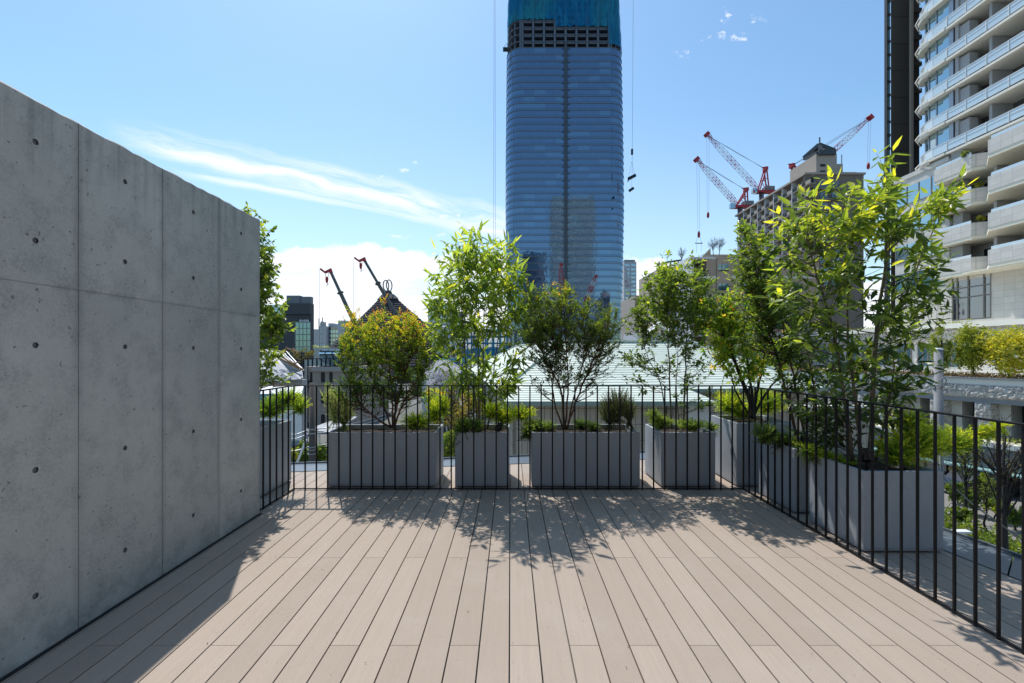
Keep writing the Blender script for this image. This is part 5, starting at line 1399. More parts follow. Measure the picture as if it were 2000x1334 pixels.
mb = MB(); mb.box(X_(856,120), X_(985,120), 120, 120.3, GZ, Z_(706,120)); mb.build('panel', M_cblue, o)
mb = MB(); mb.box(X_(856,120), X_(985,120), 119.9, 121, Z_(706,120)+.01, Z_(700,120)); mb.build('top_band', mat('turquoise', (.10,.38,.42), .6), o)
o = thing('lattice_mast', 'white lattice mast standing in the building site', 'mast', (X_(884, 130), 130, GZ))
mb = MB(); lattice(mb, (X_(884,130),130,GZ), tuple(at(886,668,130)), 1.6, 14, .12, 1.0); mb.build('mast', [M_cwhite, M_cwhite], o)
o = thing('white_silo', 'plain white tank behind the slender tree trunks', 'tank', (X_(862,160),160,GZ))
mb = MB(); mb.tube([(X_(862,160),160,GZ),(X_(862,160),160,Z_(640,160)),(X_(862,160),160,Z_(637,160))],[3.2,3.2,2.4],20); mb.build('tank', M_white, o)
# red site cranes seen in front of the skyscraper foot
def small_jib(label, tip, root, Y):
    a = at(*tip, Y); b = at(*root, Y); o = thing('site_crane', label, 'crane', (b.x, Y, GZ), 'red jibs in front of the skyscraper foot')
    mb = MB(); lattice(mb, b, a, 1.9, 12, .13, .5); mb.build('jib', [M_red, mat('jib_white', (.6,.6,.62), .5) if Y > 231 else M_red], o)
    mb = MB(); mb.bar(a-(a-b).normalized()*.3, a+Vector((.8,0,.5)), 1.5); mb.build('jib_head', M_red, o)
    mb = MB(); mb.tube([(b.x,Y,GZ), tuple(b)], .8, 8); mb.build('mast', M_metal, o)
small_jib('short red jib rising above the dark green bush', (1095, 517), (1100, 600), 230)
small_jib('red and white jib leaning right above the dark green bush', (1163, 540), (1143, 592), 235)

# ================================================================ beige apartment building behind the corner trees
YY = 71
M_bwin = M_gl_teal
o = thing('beige_apartment_building', 'beige tiled apartment building with white bands behind the corner trees', 'building', (X_(1450, YY), YY+8, GZ))
bx0, bx1 = X_(1379.5, YY), X_(1600, YY); zt4 = Z_(497, YY)
mb = MB(); mb.box(bx0, bx1, YY, YY+16, GZ, zt4); mb.build('wall', M_beige, o)
mb = MB()
for py in (504, 541.5, 579, 616, 654):
    z = Z_(py, YY); mb.box(bx0-.02, bx1, YY-.06, YY+.02, z-.18, z+.18)
mb.build('white_band', M_white, o)
mb = MB(); mb.box(X_(1399,YY), X_(1424,YY), YY-.35, YY-.065, GZ+2, Z_(498,YY)); mb.build('bay', M_beige, o)
w0 = None
for i, (a, b) in enumerate(((1401,1421),(1452,1474),(1500,1524),(1545,1568))):
    for j in range(5):
        zc = Z_(523, YY)-j*2.98; xa, xb = X_(a,YY), X_(b,YY); yb = YY-.36 if i == 0 else YY-.07
        if a < 1570:
            mb = MB(); mb.box(xa, xb, yb-.03, yb+.002, zc-.5, zc+.5); wd = mb.build('window', M_bwin, o)
            mb = MB(); mb.box(xa-.06, xb+.06, yb-.09, yb+.001, zc-.58, zc-.501); mb.box((xa*2+xb)/3-.03, (xa*2+xb)/3+.03, yb-.07, yb-.031, zc-.5, zc+.5); mb.build('window_frame', M_dark, wd)
# recessed balconies and white fin at its left
wx0 = X_(1350, YY-1.5)
mb = MB(); mb.box(wx0, wx0+.42, YY-1.5, YY+6, GZ, Z_(503,YY)); mb.build('white_fin', M_white, o)
mb = MB(); mb.box(wx0+.43, bx0-.01, YY+4, YY+15, GZ, Z_(508,YY)); mb.build('rear_wall', M_beige, o)
for j in range(6):
    z = Z_(505, YY)-j*2.98; mb = MB(); mb.box(wx0+.43, bx0-.01, YY-1.2, YY+3.99, z-.25, z); mb.build('balcony_slab', M_white, o)
    if j:
        mb = MB(); mb.box(wx0+.45, bx0-.02, YY-1.1, YY-1.04, z+.9, z+1.0)
        for k in range(12): x = lerp(wx0+.5, bx0-.05, k/11); mb.box(x-.02, x+.02, YY-1.09, YY-1.05, z+.01, z+.9)
        mb.build('balcony_railing', M_black, o)
mb = MB(); mb.add([at(1368,504,YY+.2), at(1388,484,YY+.2), at(1388,497.5,YY+.2), at(1368,504,YY+5), at(1388,484,YY+5), at(1388,497.5,YY+5)], [(0,2,1),(3,4,5),(0,1,4,3),(1,2,5,4),(2,0,3,5)]); mb.build('roof_wedge', M_beige, o)
for nm, px, py, sz, sd_ in (('bare rooftop tree standing alone left on the beige terrace wing', 1332, 494, 11, 31), ('bare rooftop tree, left one of the pair above the wedge', 1392, 478, 13, 32), ('bare rooftop tree, right one of the pair above the wedge', 1406, 476, 14, 33)):
    far_tree('bare_tree', nm, 'tree', px, py, sz, 18 if px > 1350 else 15, YY+5, L_olive, 0, gz=(Z_(497,YY) if px > 1350 else Z_(520,YY)), seed=sd_, bare=True, group='bare trees on the beige building roof', trunk_r=.09)
o2 = facade_block('beige_terrace_wing', 'lower beige wing with pergola left of the beige apartment building', 'building', X_(1293,78), X_(1349,78), 78, 92, Z_(521,78), M_beige, M_gl_dark, 3, 5, Z_(690,78), Z_(524,78), .5, .45)
mb = MB()
for k in range(5): x = X_(1296+k*7.5,78); mb.box(x-.08, x+.08, 78.2, 78.4, Z_(521,78), Z_(510,78))
mb.bar(at(1294,513.5,78.3), at(1330,508,78.3), .25); mb.bar(at(1294,513.5,81), at(1330,508,81), .25); mb.build('pergola', M_dark, o2)
YY = 95
facade_block('pale_terrace_house', 'pale building with side fins between the skyscraper and the beige wing', 'building', X_(1240,YY), X_(1292,YY), YY, YY+12, Z_(577,YY), M_brown_l, M_gl_dark, 4, 4, Z_(680,YY), Z_(580,YY), .55, .5)
o = thing('white_gable_house', 'house with a white sloping roof peeping over the green roof', 'house', (X_(1262,60),64,GZ))
mb = MB(); mb.box(X_(1247,60), X_(1320,60), 60.5, 68, GZ, Z_(650,60)); mb.build('wall', M_bgw, o)
mb = MB(); sheet(mb, [at(1243,668,60), at(1288,634,60), at(1288,626,68), at(1243,660,68)], .25); sheet(mb, [at(1288,634,60), at(1330,668,60), at(1330,660,68), at(1288,626,68)], .25); mb.build('roof', M_white, o)

# ================================================================ brown balcony building
bb = thing('brown_apartment_building', 'tall brown apartment block with rows of balconies below the red cranes', 'building', (88, 140, GZ))
ZB = 50.9
mb = MB(); mb.box(82.3, 96.5, 126.2, 163, GZ, ZB-.4); mb.box(81.05, 83, 125, 126.15, GZ, ZB-.4); mb.box(83.01, 97, 125, 126.19, GZ, ZB-.4); mb.build('wall', M_brown, bb)
mb = MB(); mb.box(80.6, 97.3, 124.6, 163.5, ZB-.39, ZB+.15); mb.box(84.5, 96.6, 127, 150, ZB+.16, ZB+1.2); mb.build('roof_edge', M_brown_l, bb)
bay = [163, 158, 153.4, 149, 144.6, 140, 135.5, 130.8, 126.8]
mb = MB()
for y in bay[1:-1]: mb.box(80.85, 81.0, y-.12, y+.12, GZ+5, ZB-.4); mb.box(81.01, 82.29, y-.1, y+.1, GZ+5, ZB-.4)
mb.build('downpipe', M_white, bb)
M_void = mat('shaded_recess', (.07,.065,.06), .8)
mb = MB(); mb.box(81.2, 82.28, 158.15, 162.9, 20, ZB-2.9)
bal = MB(); yb = bay[1]; y2 = bay[2]
bal.k = 0; bal.box(80.95, 82.25, y2+.13, yb-.13, -.22, .0); bal.box(80.85, 81.05, y2+.13, y2+2.2, .01, 1.05)
bal.k = 1; bal.box(80.9, 80.98, y2+2.21, yb-.15, .98, 1.05)
for k in range(10): y = lerp(y2+2.3, yb-.2, k/9); bal.box(80.92, 80.96, y-.03, y+.03, .01, .98)
b0_ = bal.build('balcony', [M_brown_l, M_black], bb); b0_.location.z += ZB-3.35
wm = MB(); wm.k = 0; wm.box(82.2, 82.29, y2+.7, yb-.7, .15, 2.1); wm.k = 1; wm.box(82.14, 82.19, (y2+yb)/2-.05, (y2+yb)/2+.05, .15, 2.1); wm.box(82.12, 82.19, y2+.6, yb-.6, 2.11, 2.2)
w0_ = wm.build('window', [M_gl_dark, M_brown_l], bb); w0_.location.z += ZB-3.35
for i in range(8):
    for j in range(9):
        if i == 0 and j == 0: continue
        off = (0, bay[i+1]-bay[1] if i < 7 else bay[8]-bay[1]+.4, -2.95*j)
        copy_part(b0_, off); copy_part(w0_, off)
# front face windows with small balconies
fw = MB(); fw.box(85, 87.1, 124.9, 124.99, .0, 1.9); fw.k = 1; fw.box(84.92, 87.2, 124.84, 124.99, 1.91, 2.02); fw.box(85.98, 86.08, 124.84, 124.89, .0, 1.9)
f0 = fw.build('front_window', [M_gl_dark, M_brown_l], bb); f0.location.z += ZB-4.2
fb = MB(); fb.box(84.6, 90.7, 123.9, 124.98, -.3, -.1); fb.k = 1; fb.box(84.6, 90.7, 123.92, 123.98, .75, .82)
for k in range(16): x = lerp(84.7, 90.6, k/15); fb.box(x-.02, x+.02, 123.93, 123.97, -.09, .75)
g0 = fb.build('front_balcony', [M_brown_l, M_black], bb); g0.location.z += ZB-4.2
for j in range(10):
    if j: copy_part(g0, (0,0,-2.95*j))
    for i in range(2):
        if i or j: copy_part(f0, (3.1*i, 0, -2.95*j))
mb = MB(); mb.box(86, 91.8, 128, 140, ZB+1.21, 57.6); mb.box(91.81, 94.2, 129, 138, ZB+1.21, 55.2); mb.build('rooftop_block', M_brown_l, bb)
mb = MB(); mb.box(87.1, 88.5, 127.9, 127.99, 54.0, 54.7); mb.box(87.1, 88.5, 127.9, 127.99, 51.9, 52.9); mb.build('rooftop_window', M_dark, bb)
mb = MB(); p = [at(1600,300,128), at(1628,300,128), at(1628,292,128), at(1603,283,128)]
mb.bar(at(1571,309,134), at(1601,283,130), 1.1); mb.bar(at(1601,283,130), at(1629,294,128), 1.0); mb.bar(at(1571,311,134), at(1597,299,128), .7); mb.bar(at(1597,299,128), at(1630,298,128), 1.4); mb.bar(at(1601,284,130), at(1604,299,128), .9); mb.bar(at(1601,284,130), at(1597,299,131), .9)
mb.bar(at(1601,283,130), at(1601,268,130), .25); MB().bar(at(1644,322,130), at(1644,302,130), .2).build('antenna', M_metal, bb); mb.build('roof_frame', mat('roof_steel', (.06,.07,.08), .5, .3), bb)

# ================================================================ HOTEL-LIKE BUILDING ON THE RIGHT
ht = thing('balcony_tower', 'large pale building with glass fronted balconies and stone terraces filling the right edge', 'building', (50, 42, GZ))
M_stone = tile_mat('pale_stone', (.69,.66,.61), (.40,.385,.36), .95, .62, 'xy', .7, .012, .10, .2)
M_soff = mat('soffit_white', (.80,.76,.64), .6)
M_slab = mat('slab_white', (.82,.79,.70), .5, 0, .15, .6)
M_part = mat('partition_grey', (.40,.40,.41), .8)
M_rec = mat('recess_shade', (.12,.12,.125), .8)  # shadow inside the balcony recesses is put into this darkened colour
M_frame = mat('frame_bronze', (.22,.20,.18), .5, .3)
FX = 46.5; zb5 = [22.58+3.31*j for j in range(9)]
# plan of the curved glass end: from the flat facade round to the back
path = [(FX, 48.4), (FX+.02, 50.0), (FX+.25, 51.2), (FX+.75, 52.2), (FX+1.7, 52.9)]
def offp(path, d):
    res = []
    for i, p in enumerate(path):
        a = Vector(path[max(i-1,0)]); b = Vector(path[min(i+1,len(path)-1)]); t_ = (b-a).normalized(); n = Vector((-t_.y, t_.x)) 
        if n.x > 0 and i < 3: n = -n
        n = Vector((-t_.y, t_.x)); 
        res.append((p[0]+n.x*d, p[1]+n.y*d))
    return res
def ribbon(mb, path, d0, d1, z0, z1):
    a = offp(path, d0); b = offp(path, d1)
    for i in range(len(path)-1):
        mb.prism([a[i], a[i+1], b[i+1], b[i]], z0, z1)
near = 24.0
body = MB(); body.box(FX+2.6, 75, near, 52.8, 9, 52); body.box(FX+.7, 75, near, 48.2, 4.0, 9.9); body.build('inner_wall', M_rec, ht)
for j, z in enumerate(zb5):
    mb = MB(); mb.box(FX-.02, FX+2.6, near, 48.4, z, z+.33); mb.box(FX-.25, FX-.021, near, 48.4, z+.03, z+.27)
    ribbon(mb, [(FX, 48.4)]+path[1:], -.0, .38, z+.03, z+.27); mb.prism([(FX,48.41)]+[p for p in path[1:]]+[(FX+2.5,52.9),(FX+2.5,48.41)], z, z+.33)
    for k in range(3): ribbon(mb, path[1:], .40+.1*k, .45+.1*k, z-.25+.2*k, z-.12+.2*k)
    mb.build('balcony_slab', M_slab, ht)
    mb = MB(); mb.box(FX-.12, FX-.08, near, 48.4, z+.47, z+1.38); ribbon(mb, path, .10, .14, z+.47, z+1.38); mb.build('glass_balustrade', glassy('frosted_glass', (.60,.68,.71), (.8,.87,.9), .22) if j == 0 else bpy.data.materials['frosted_glass'], ht)
    mb = MB(); mb.box(FX-.16, FX-.05, near, 48.4, z+1.385, z+1.45); mb.box(FX-.16, FX-.05, near, 48.4, z+1.05, z+1.08); ribbon(mb, path, .07, .18, z+1.385, z+1.45)
    y = 48.35
    while y > near: mb.box(FX-.17, FX-.13, y-.04, y+.04, z+.41, z+1.38); y -= 2.0
    for p in offp(path, .12)[1:]: mb.box(p[0]-.04, p[0]+.04, p[1]-.04, p[1]+.04, z+.41, z+1.38)
    mb.build('balustrade_rail', M_white, ht)
    if j < 8:
        mb = MB(); ribbon(mb, path, -.35, -.30, z+.34, z+3.30); mb.build('curved_window', M_gl_blue if j != 7 else M_gl_teal, ht)
        mb = MB()
        for p in offp(path, -.28): mb.box(p[0]-.06, p[0]+.06, p[1]-.06, p[1]+.06, z+.34, z+3.30)
        mb.box(FX+.1, FX+.5, 47.9, 48.38, z+.34, z+3.30)
        mb.build('window_mullion', M_metal, ht)
        for bx in [(FX+.15, FX+2.59, 47.4, 47.75, z+.34, z+3.29), (FX+.3, FX+1.2, 46.4, 47.39, z+.34, z+3.0), (FX+.2, FX+1.4, 39.6, 40.59, z+.34, z+3.0)]+[(FX+.5, FX+2.59, y, y+.28, z+.34, z+3.29) for y in (44.4, 40.6, 36.5)]:
            MB().box(*bx).build('partition', M_part, ht)
        mb = MB(); mb.box(FX+2.52, FX+2.59, 41, 44.3, z+.4, z+2.7); mb.box(FX+2.52, FX+2.59, 45, 46.3, z+.4, z+2.7); mb.box(FX+2.52, FX+2.59, 36.8, 40, z+.4, z+2.7); mb.build('terrace_window', M_gl_dark, ht)
# stone lower floors
FZ = 3.37; ff = [19.80-FZ*j for j in range(4)]
mb = MB(); mb.box(FX, 75, 48.22, 55.0, 4.0, 22.2); mb.box(FX-.12, FX-.001, 48.22, 55.1, 21.9, 22.4); mb.box(FX, FX+.9, near, 48.2, 9.0, 9.5)
mb.build('stone_facade', M_stone, ht)
w0 = None
for j in range(4):
    for k in range(4):
        y0_ = 48.75+k*1.55
        if w0 is None:
            mb = MB(); mb.box(FX-.02, FX+.02, y0_, y0_+1.42, 19.0, 21.0); mb.k = 1; mb.box(FX-.07, FX-.001, y0_+1.43, y0_+1.54, 19.0, 21.0); mb.box(FX-.06, FX-.001, y0_, y0_+1.42, 18.9, 18.99)
            w0 = mb.build('strip_window', [M_gl_blue, M_frame], ht)
        else: copy_part(w0, (0, 1.55*k, -FZ*j))
for j, z in enumerate(ff):
    # far bay
    mb = MB(); poly = [(FX-.01, 49.2), (FX-1.1, 48.7), (FX-1.1, 44.8), (FX-.2, 44.3), (FX+2.4, 44.3), (FX+2.4, 48.2), (FX-.01, 48.2)]
    mb.prism(poly, z-.32, z-.02); mb.build('balcony_floor', M_soff, ht)
    mb = MB(); mb.prism([(FX-.02, 49.25), (FX-1.15, 48.75), (FX-1.15, 44.78), (FX-.95, 44.85), (FX-.95, 48.62), (FX-.02, 49.02)], z-.015, z+1.28); mb.prism([(FX-1.14, 44.77), (FX+.2, 44.02), (FX+.2, 44.22), (FX-.94, 44.86)], z-.015, z+1.279)
    mb.build('balcony_parapet', M_stone, ht)
    # near bay
    mb = MB(); mb.prism([(FX-.2, 44.28), (FX-2.6, 41.8), (FX-2.6, near), (FX+2.4, near), (FX+2.4, 44.28)], z-.34, z-.03); mb.build('balcony_floor', M_soff, ht)
    mb = MB(); mb.prism([(FX-2.65, 41.8), (FX-2.65, near), (FX-2.45, near), (FX-2.45, 41.7)], z-.025, z+1.30); mb.prism([(FX-2.64, 41.81), (FX-.1, 43.98), (FX-.1, 43.72), (FX-2.44, 41.71)], z-.025, z+1.299)
    mb.build('balcony_parapet', M_stone, ht)
    for bx in ((FX+2.3, FX+2.58, near, 48.2, z-.33, z+3.0), (FX-.1, FX+2.29, 43.4, 43.7, z-.02, z+3.0), (FX+.1, FX+.9, 46.9, 48.19, z-.02, z+3.0)): MB().box(*bx).build('partition', M_part, ht)
    mb = MB(); mb.box(FX+2.2, FX+2.29, 44.6, 46.8, z+.1, z+2.5); mb.box(FX+2.2, FX+2.29, 30, 42, z+.1, z+2.5); mb.build('terrace_window', M_gl_dark, ht)
    mb = MB(); mb.box(FX-1.07, FX-1.03, 44.9, 48.6, z+1.285, z+1.55); mb.box(FX-2.57, FX-2.53, near, 41.6, z+1.305, z+1.6); mb.build('glass_balustrade', bpy.data.materials['frosted_glass'], ht)
mb = MB(); mb.box(FX-2.5, FX+2.4, near, 44.28, ff[3]-.45, ff[3]-.35); mb.build('balcony_floor', M_soff, ht)
# stone base with large windows
mb = MB(); mb.box(FX+.001, FX+.5, 47.85, 48.19, 4.0, 9.3); mb.box(FX-.05, FX+.5, 41.1, 44.0, 4.0, 9.3); mb.box(FX-.05, FX+.5, near, 37.0, 4.0, 9.3); mb.box(FX-.05, FX+.6, 44.01, 47.84, 4.0, 4.9)
mb.build('base_pier', M_stone, ht)
def big_window(y0, y1, z0, z1):
    mb = MB(); mb.box(FX+.02, FX+.06, y0, y1, z0, z1); wd = mb.build('tall_window', glassy('reflecting_pane', (.03,.04,.05), (.8,.86,.9), .26, .03, .06, .5) if 'reflecting_pane' not in bpy.data.materials else bpy.data.materials['reflecting_pane'], ht)
    mb = MB()
    for f in (0, .13, .43, .83, 1): y = lerp(y1, y0, f); mb.box(FX-.06, FX+.10, y-.07, y+.07, z0, z1)
    for f in (0, .5, .72, 1): z = lerp(z0, z1, f); mb.box(FX-.04, FX+.09, y0, y1, z-.06, z+.06)
    mb.build('window_frame', M_frame, wd)
big_window(44.02, 47.84, 4.95, 9.5); big_window(37.02, 41.08, 3.6, 9.5)
mb = MB()
for p in ((43.2,45.2,.5),(46.0,47.2,.3)): pass
# dark stone slab wing and its glass edge
dwg = thing('dark_stone_wing', 'dark brown stone slab rising behind the pale balcony building', 'building', (50, 60, GZ))
M_dst = tile_mat('dark_granite', (.085,.074,.064), (.025,.022,.02), 6.0, 3.3, 'xy', .45, .05, .2, .2)
Yd = 56.0
mb = MB(); mb.prism([(X_(1740,Yd),Yd),(X_(1776,Yd),Yd),(X_(1776,Yd)+12,Yd+13),(X_(1740,Yd)+12.2,Yd+13)], GZ, 55); mb.build('wall', M_dst, dwg)
mb = MB(); mb.box(X_(1776,Yd)+.01, X_(1781,Yd), Yd-.25, Yd+.5, GZ, 55); mb.build('edge_column', M_brown_l, dwg)
mb = MB(); mb.box(X_(1781,Yd)+.01, X_(1800,Yd), Yd+.3, Yd+.8, GZ, 55)
for k in range(16): mb.box(X_(1781,Yd)+.02, X_(1800,Yd)+.02, Yd-.05, Yd+.29, GZ+12+3.31*k, GZ+12.5+3.31*k)
mb.build('brown_infill', M_dst, dwg)
mb = MB(); mb.box(X_(1733.5,Yd), X_(1739.8,Yd), Yd+.1, Yd+.5, GZ, 46); mb.box(X_(1735.5,Yd), X_(1739.8,Yd), Yd+.1, Yd+.5, 46.01, 51); mb.build('glass_edge', M_gl_blue, dwg)
mb = MB(); mb.box(X_(1732.5,Yd), X_(1733.4,Yd), Yd, Yd+.4, GZ, 46.5)
for k in range(30): z = GZ+10+k*1.65; mb.box(X_(1733.5,Yd), X_(1739.8,Yd), Yd, Yd+.09, z, z+.3) if z < 46 else None
mb.build('edge_trim', M_dark, dwg)

# ---- podium, terrace, street wall
M_rough = bpy.data.materials.new('rough_stone'); M_rough.use_nodes = True
q = NT(M_rough.node_tree); b_ = q.n['Principled BSDF']; P_ = q.new('ShaderNodeNewGeometry').outputs['Position']
x_, y_, z_ = q.sep(P_)
br = q.new('ShaderNodeTexBrick'); q.l.new(q.comb(q.m('ADD', y_, q.m('MULTIPLY', x_, .3)), z_, 0.0), br.inputs['Vector']); br.inputs['Scale'].default_value = 1
br.inputs['Brick Width'].default_value = .9; br.inputs['Row Height'].default_value = .42; br.inputs['Mortar Size'].default_value = .012
br.inputs['Color1'].default_value = (.74,.69,.62,1); br.inputs['Color2'].default_value = (.62,.58,.52,1); br.inputs['Mortar'].default_value = (.16,.155,.15,1)
q.l.new(q.mix(q.m('MULTIPLY', q.ss(q.noise(P_, 5, 6, .7), .45, .62), .65), br.outputs[0], (.20,.195,.19,1)), b_.inputs['Base Color']); b_.inputs['Roughness'].default_value = .85
bn = q.new('ShaderNodeBump'); bn.inputs['Strength'].default_value = 1.0; bn.inputs['Distance'].default_value = .22
q.l.new(q.noise(P_, 3.2, 6, .65, .4), bn.inputs['Height']); q.l.new(bn.outputs[0], b_.inputs['Normal'])
pd = thing('stone_podium', 'rough stone podium with planted terrace and shaded openings at the street', 'building', (38, 40, GZ))
mb = MB(); mb.box(43.6, 70, near, 66, 2.75, 3.95); mb.build('rough_band', M_rough, pd)
mb = MB(); mb.box(43.9, 70, near, 66, -.3, 2.74); mb.build('upper_wall', M_stone, pd)
mb = MB(); mb.box(43.3, 46.3, near, 66, 3.96, 4.25); mb.box(43.2, 43.45, near, 66, 3.96, 4.45); mb.build('ledge', M_slab, pd)
w0 = None
for k in range(8):
    y0_ = 44.6+k*2.6
    if w0 is None:
        mb = MB(); mb.box(43.86, 43.895, y0_, y0_+1.75, .15, 2.5); mb.k = 1
        for f in (0, .33, .66, 1): y = y0_+1.75*f; mb.box(43.8, 43.859, y-.05, y+.05, .15, 2.5)
        mb.box(43.8, 43.858, y0_, y0_+1.75, 2.0, 2.08); w0 = mb.build('terrace_window', [M_gl_blue, M_frame], pd)
    else: copy_part(w0, (0, 2.6*k, 0))
Lp = lambda s: Vector((31.6+.304*s, 40-.953*s)); Ln = Vector((.953, .304))
def seg(mb, s0, s1, d0, d1, z0, z1):
    a = Lp(s0)+Ln*d0; b = Lp(s1)+Ln*d0; c = Lp(s1)+Ln*d1; d = Lp(s0)+Ln*d1
    mb.prism([tuple(a), tuple(b), tuple(c), tuple(d)][::-1], z0, z1)
mb = MB(); seg(mb, -14, 18, 0, 14, -.75, -.36); mb.build('terrace_floor', M_slab, pd)
mb = MB(); seg(mb, -14, 18, -.12, .25, -.355, -.25); mb.build('terrace_coping', M_metal, pd)
def relief(name, org, du, length, dn, z0, z1, st=.16, amp=.10, seed=1):
    rr = np.random.RandomState(seed); nu = int(length/st); nz = max(2, int((z1-z0)/st)); vs = []; fs = []
    for i in range(nu+1):
        for j in range(nz+1):
            cu, cz = int(i*st/.9+.5*(int((j*st)/.42) % 2)), int(j*st/.42); h = (((cu*7919+cz*104729) % 97)/97)*.05
            a = 0 if j in (0, nz) else amp*rr.rand()+h
            if i in (0, nu): a = 0
            p = org+du*(i*st)-dn*a; vs.append((p.x, p.y, z0+(z1-z0)*j/nz))
    for i in range(nu):
        for j in range(nz):
            k = i*(nz+1)+j; fs.append((k, k+nz+1, k+nz+2, k+1))
    MB().add(vs, fs).build(name, M_rough, pd)
du_ = Vector((.304, -.953))
mb = MB(); seg(mb, -14, 18, -.0, 1.0, -1.72, -.76); mb.build('rough_band', M_rough, pd)
relief('rough_facing', Lp(-14)-Ln*.004, du_, 32, Ln, -1.72, -.76, .13)
relief('rough_facing', Vector((43.596, 64)), Vector((0,-1)), 38, Vector((1,0)), 2.75, 3.95, .18, .12, 2)
mb = MB(); seg(mb, -14, 18, .05, .5, -2.05, -1.73); mb.build('lintel', M_metal, pd)
for k in range(-4, 7):
    s_ = 2.15+2.75*k; mb = MB(); seg(mb, s_-.45, s_+.45, 0, 1.2, -4.6, -2.06); mb.build('stone_pier', M_rough, pd); relief('pier_facing', Lp(s_-.45)-Ln*.004, du_, .9, Ln, -4.6, -2.06, .13, .10, 20+k)
    mb = MB(); seg(mb, s_+.46, s_+1.1, .9, 2.2, -4.6, -2.06); mb.build('inner_pier', M_stone, pd)
mb = MB(); seg(mb, -14, 18, 3.0, 3.3, GZ, -.76); mb.build('rear_wall', M_void, pd)
mb = MB()
for k in range(-4, 7): s_ = 2.15+2.75*k; seg(mb, s_+1.15, s_+2.1, 2.6, 2.7, -4.5, -2.6)
mb.build('shop_window', M_gl_dark, pd)
mb = MB(); seg(mb, -14, 18, -1.4, 3.0, -4.95, -4.61); mb.build('lower_ledge', M_slab, pd)
mb = MB(); seg(mb, -14, 18, -1.2, -1.0, -6.4, -4.96); mb.build('grey_glass_wall', glassy('grey_glass', (.16,.17,.18), (.6,.65,.7), .15), pd)
mb = MB(); seg(mb, -14, 18, -2.2, -1.0, -6.55, -6.45); mb.build('street_canopy', mat('teal_canopy', (.28,.45,.43), .5), pd)
for k in range(-6, 9):
    s_ = 1.0+1.9*k; mb = MB(); seg(mb, s_-.16, s_+.16, -1.6, -1.2, GZ+.14, -6.56); mb.build('street_column', mat('column_beige', (.36,.30,.22), .8) if k == -6 else bpy.data.materials['column_beige'], pd)
mb = MB(); seg(mb, -14, 18, .2, .3, GZ+.14, -6.45); mb.build('street_shopfront', M_gl_dark, pd)
# terrace planting
def stuff_bed(name, label, cat, pts, n, material, leaf, seed, h=.35, tint=(.2,.8)):
    r_ = np.random.RandomState(seed); Ps=[];Ds=[];Ns=[];Ls=[];Ws=[];Ts=[]
    for i in range(n):
        a, b, c, d, z = pts; f = r_.rand(); g = r_.rand(); p = (Vector(a).lerp(Vector(b), f)).lerp(Vector(d).lerp(Vector(c), f), g)
        hh = h*(.4+.6*math.sin(f*37+g*9)**2); Ps.append(np.array([p.x, p.y, z+r_.rand()*hh])); Ds.append(r_.normal(0,1,3)+np.array([0,0,.8])); Ns.append(r_.normal(0,1,3)); s_ = r_.uniform(.6,1.3); Ls.append(leaf[0]*s_); Ws.append(leaf[1]*s_); Ts.append(r_.uniform(*tint))
    p = pts[0]
    return leaves_mesh(name, Ps, Ds, Ns, Ls, Ws, Ts, T_SMALL, material, None, (p[0], p[1], pts[4]), label=label, cat=cat, kind='stuff')
L_russet = leaf_mat('russet_cover', [(0,(.07,.045,.03)), (.6,(.15,.10,.06)), (1,(.14,.15,.05))], .15, gain=1.0)
q4 = lambda s0, s1, d0, d1, z: (tuple(Lp(s0)+Ln*d0), tuple(Lp(s1)+Ln*d0), tuple(Lp(s1)+Ln*d1), tuple(Lp(s0)+Ln*d1), z)
stuff_bed('ground_cover', 'russet ground cover along the stone terrace edge', 'ground cover', q4(-12, 16, .3, 6.0, -.36), 9000, L_russet, (.16,.10), 5, .28)
stuff_bed('ledge_grass', 'bright green plants along the ledge under the windows', 'grass', ((43.4,44),(43.4,60),(45.5,60),(45.5,44),4.25), 1600, L_gold, (.25,.08), 6, .35, (.0,.5))
stuff_bed('low_hedge', 'green hedge between the terrace building and the street at lower right', 'hedge', ((19.5,27),(21.0,14),(26.5,14),(24.0,27),GZ+.1), 14000, L_hedge, (.16,.10), 7, 1.2, (.2,1.0))
stuff_bed('ledge_planting', 'dry yellow green plants on the lower street ledge', 'plants', q4(-12, 14, -1.2, .2, -4.6), 2500, L_gold, (.16,.08), 8, .35, (.0,.7))
GB = 'rounded golden bushes on the stone terrace'
far_tree('golden_bush', 'slim pale green bush, leftmost on the terrace behind the pole', 'shrub', 1838, 680, 20, 44, 36.0, L_gold, 1700, (.20,.11), gz=-.3, seed=14, tint=(.0,.35), group=GB)
far_tree('golden_bush', 'yellow green rounded bush, middle one of the terrace bushes', 'shrub', 1899, 680, 34, 46, 35.0, L_gold, 4600, (.20,.11), gz=-.3, seed=15, tint=(.05,.6), group=GB)
far_tree('golden_bush', 'bright yellow rounded bush, rightmost at the photo edge', 'shrub', 1972, 684, 46, 48, 33.0, L_gold, 5600, (.20,.11), gz=-.3, seed=16, tint=(.35,.95), group=GB)
# balcony plants
for i, (px, py, Y, zz_) in enumerate(((1885, 301, 45.5, 20.95), (1912, 360, 45.5, 17.75), (1860, 419, 48.0, 14.2), (1915, 427, 45.5, 14.3), (1950, 337, 42.5, 17.7))):
    far_tree('balcony_shrub', ['green shrub on the topmost stone balcony','yellow shrub on the second stone balcony from the top','small orange shrub at the outer corner of the third stone balcony','dense yellow shrub on the third stone balcony','orange plants on the near stone balcony beside the photo edge'][i], 'shrub', px, py, 9, 5 if i else 8, Y, L_gold if i else L_hedge, 240, (.16,.08), gz=zz_, seed=40+i, group='shrubs on the stone balconies')
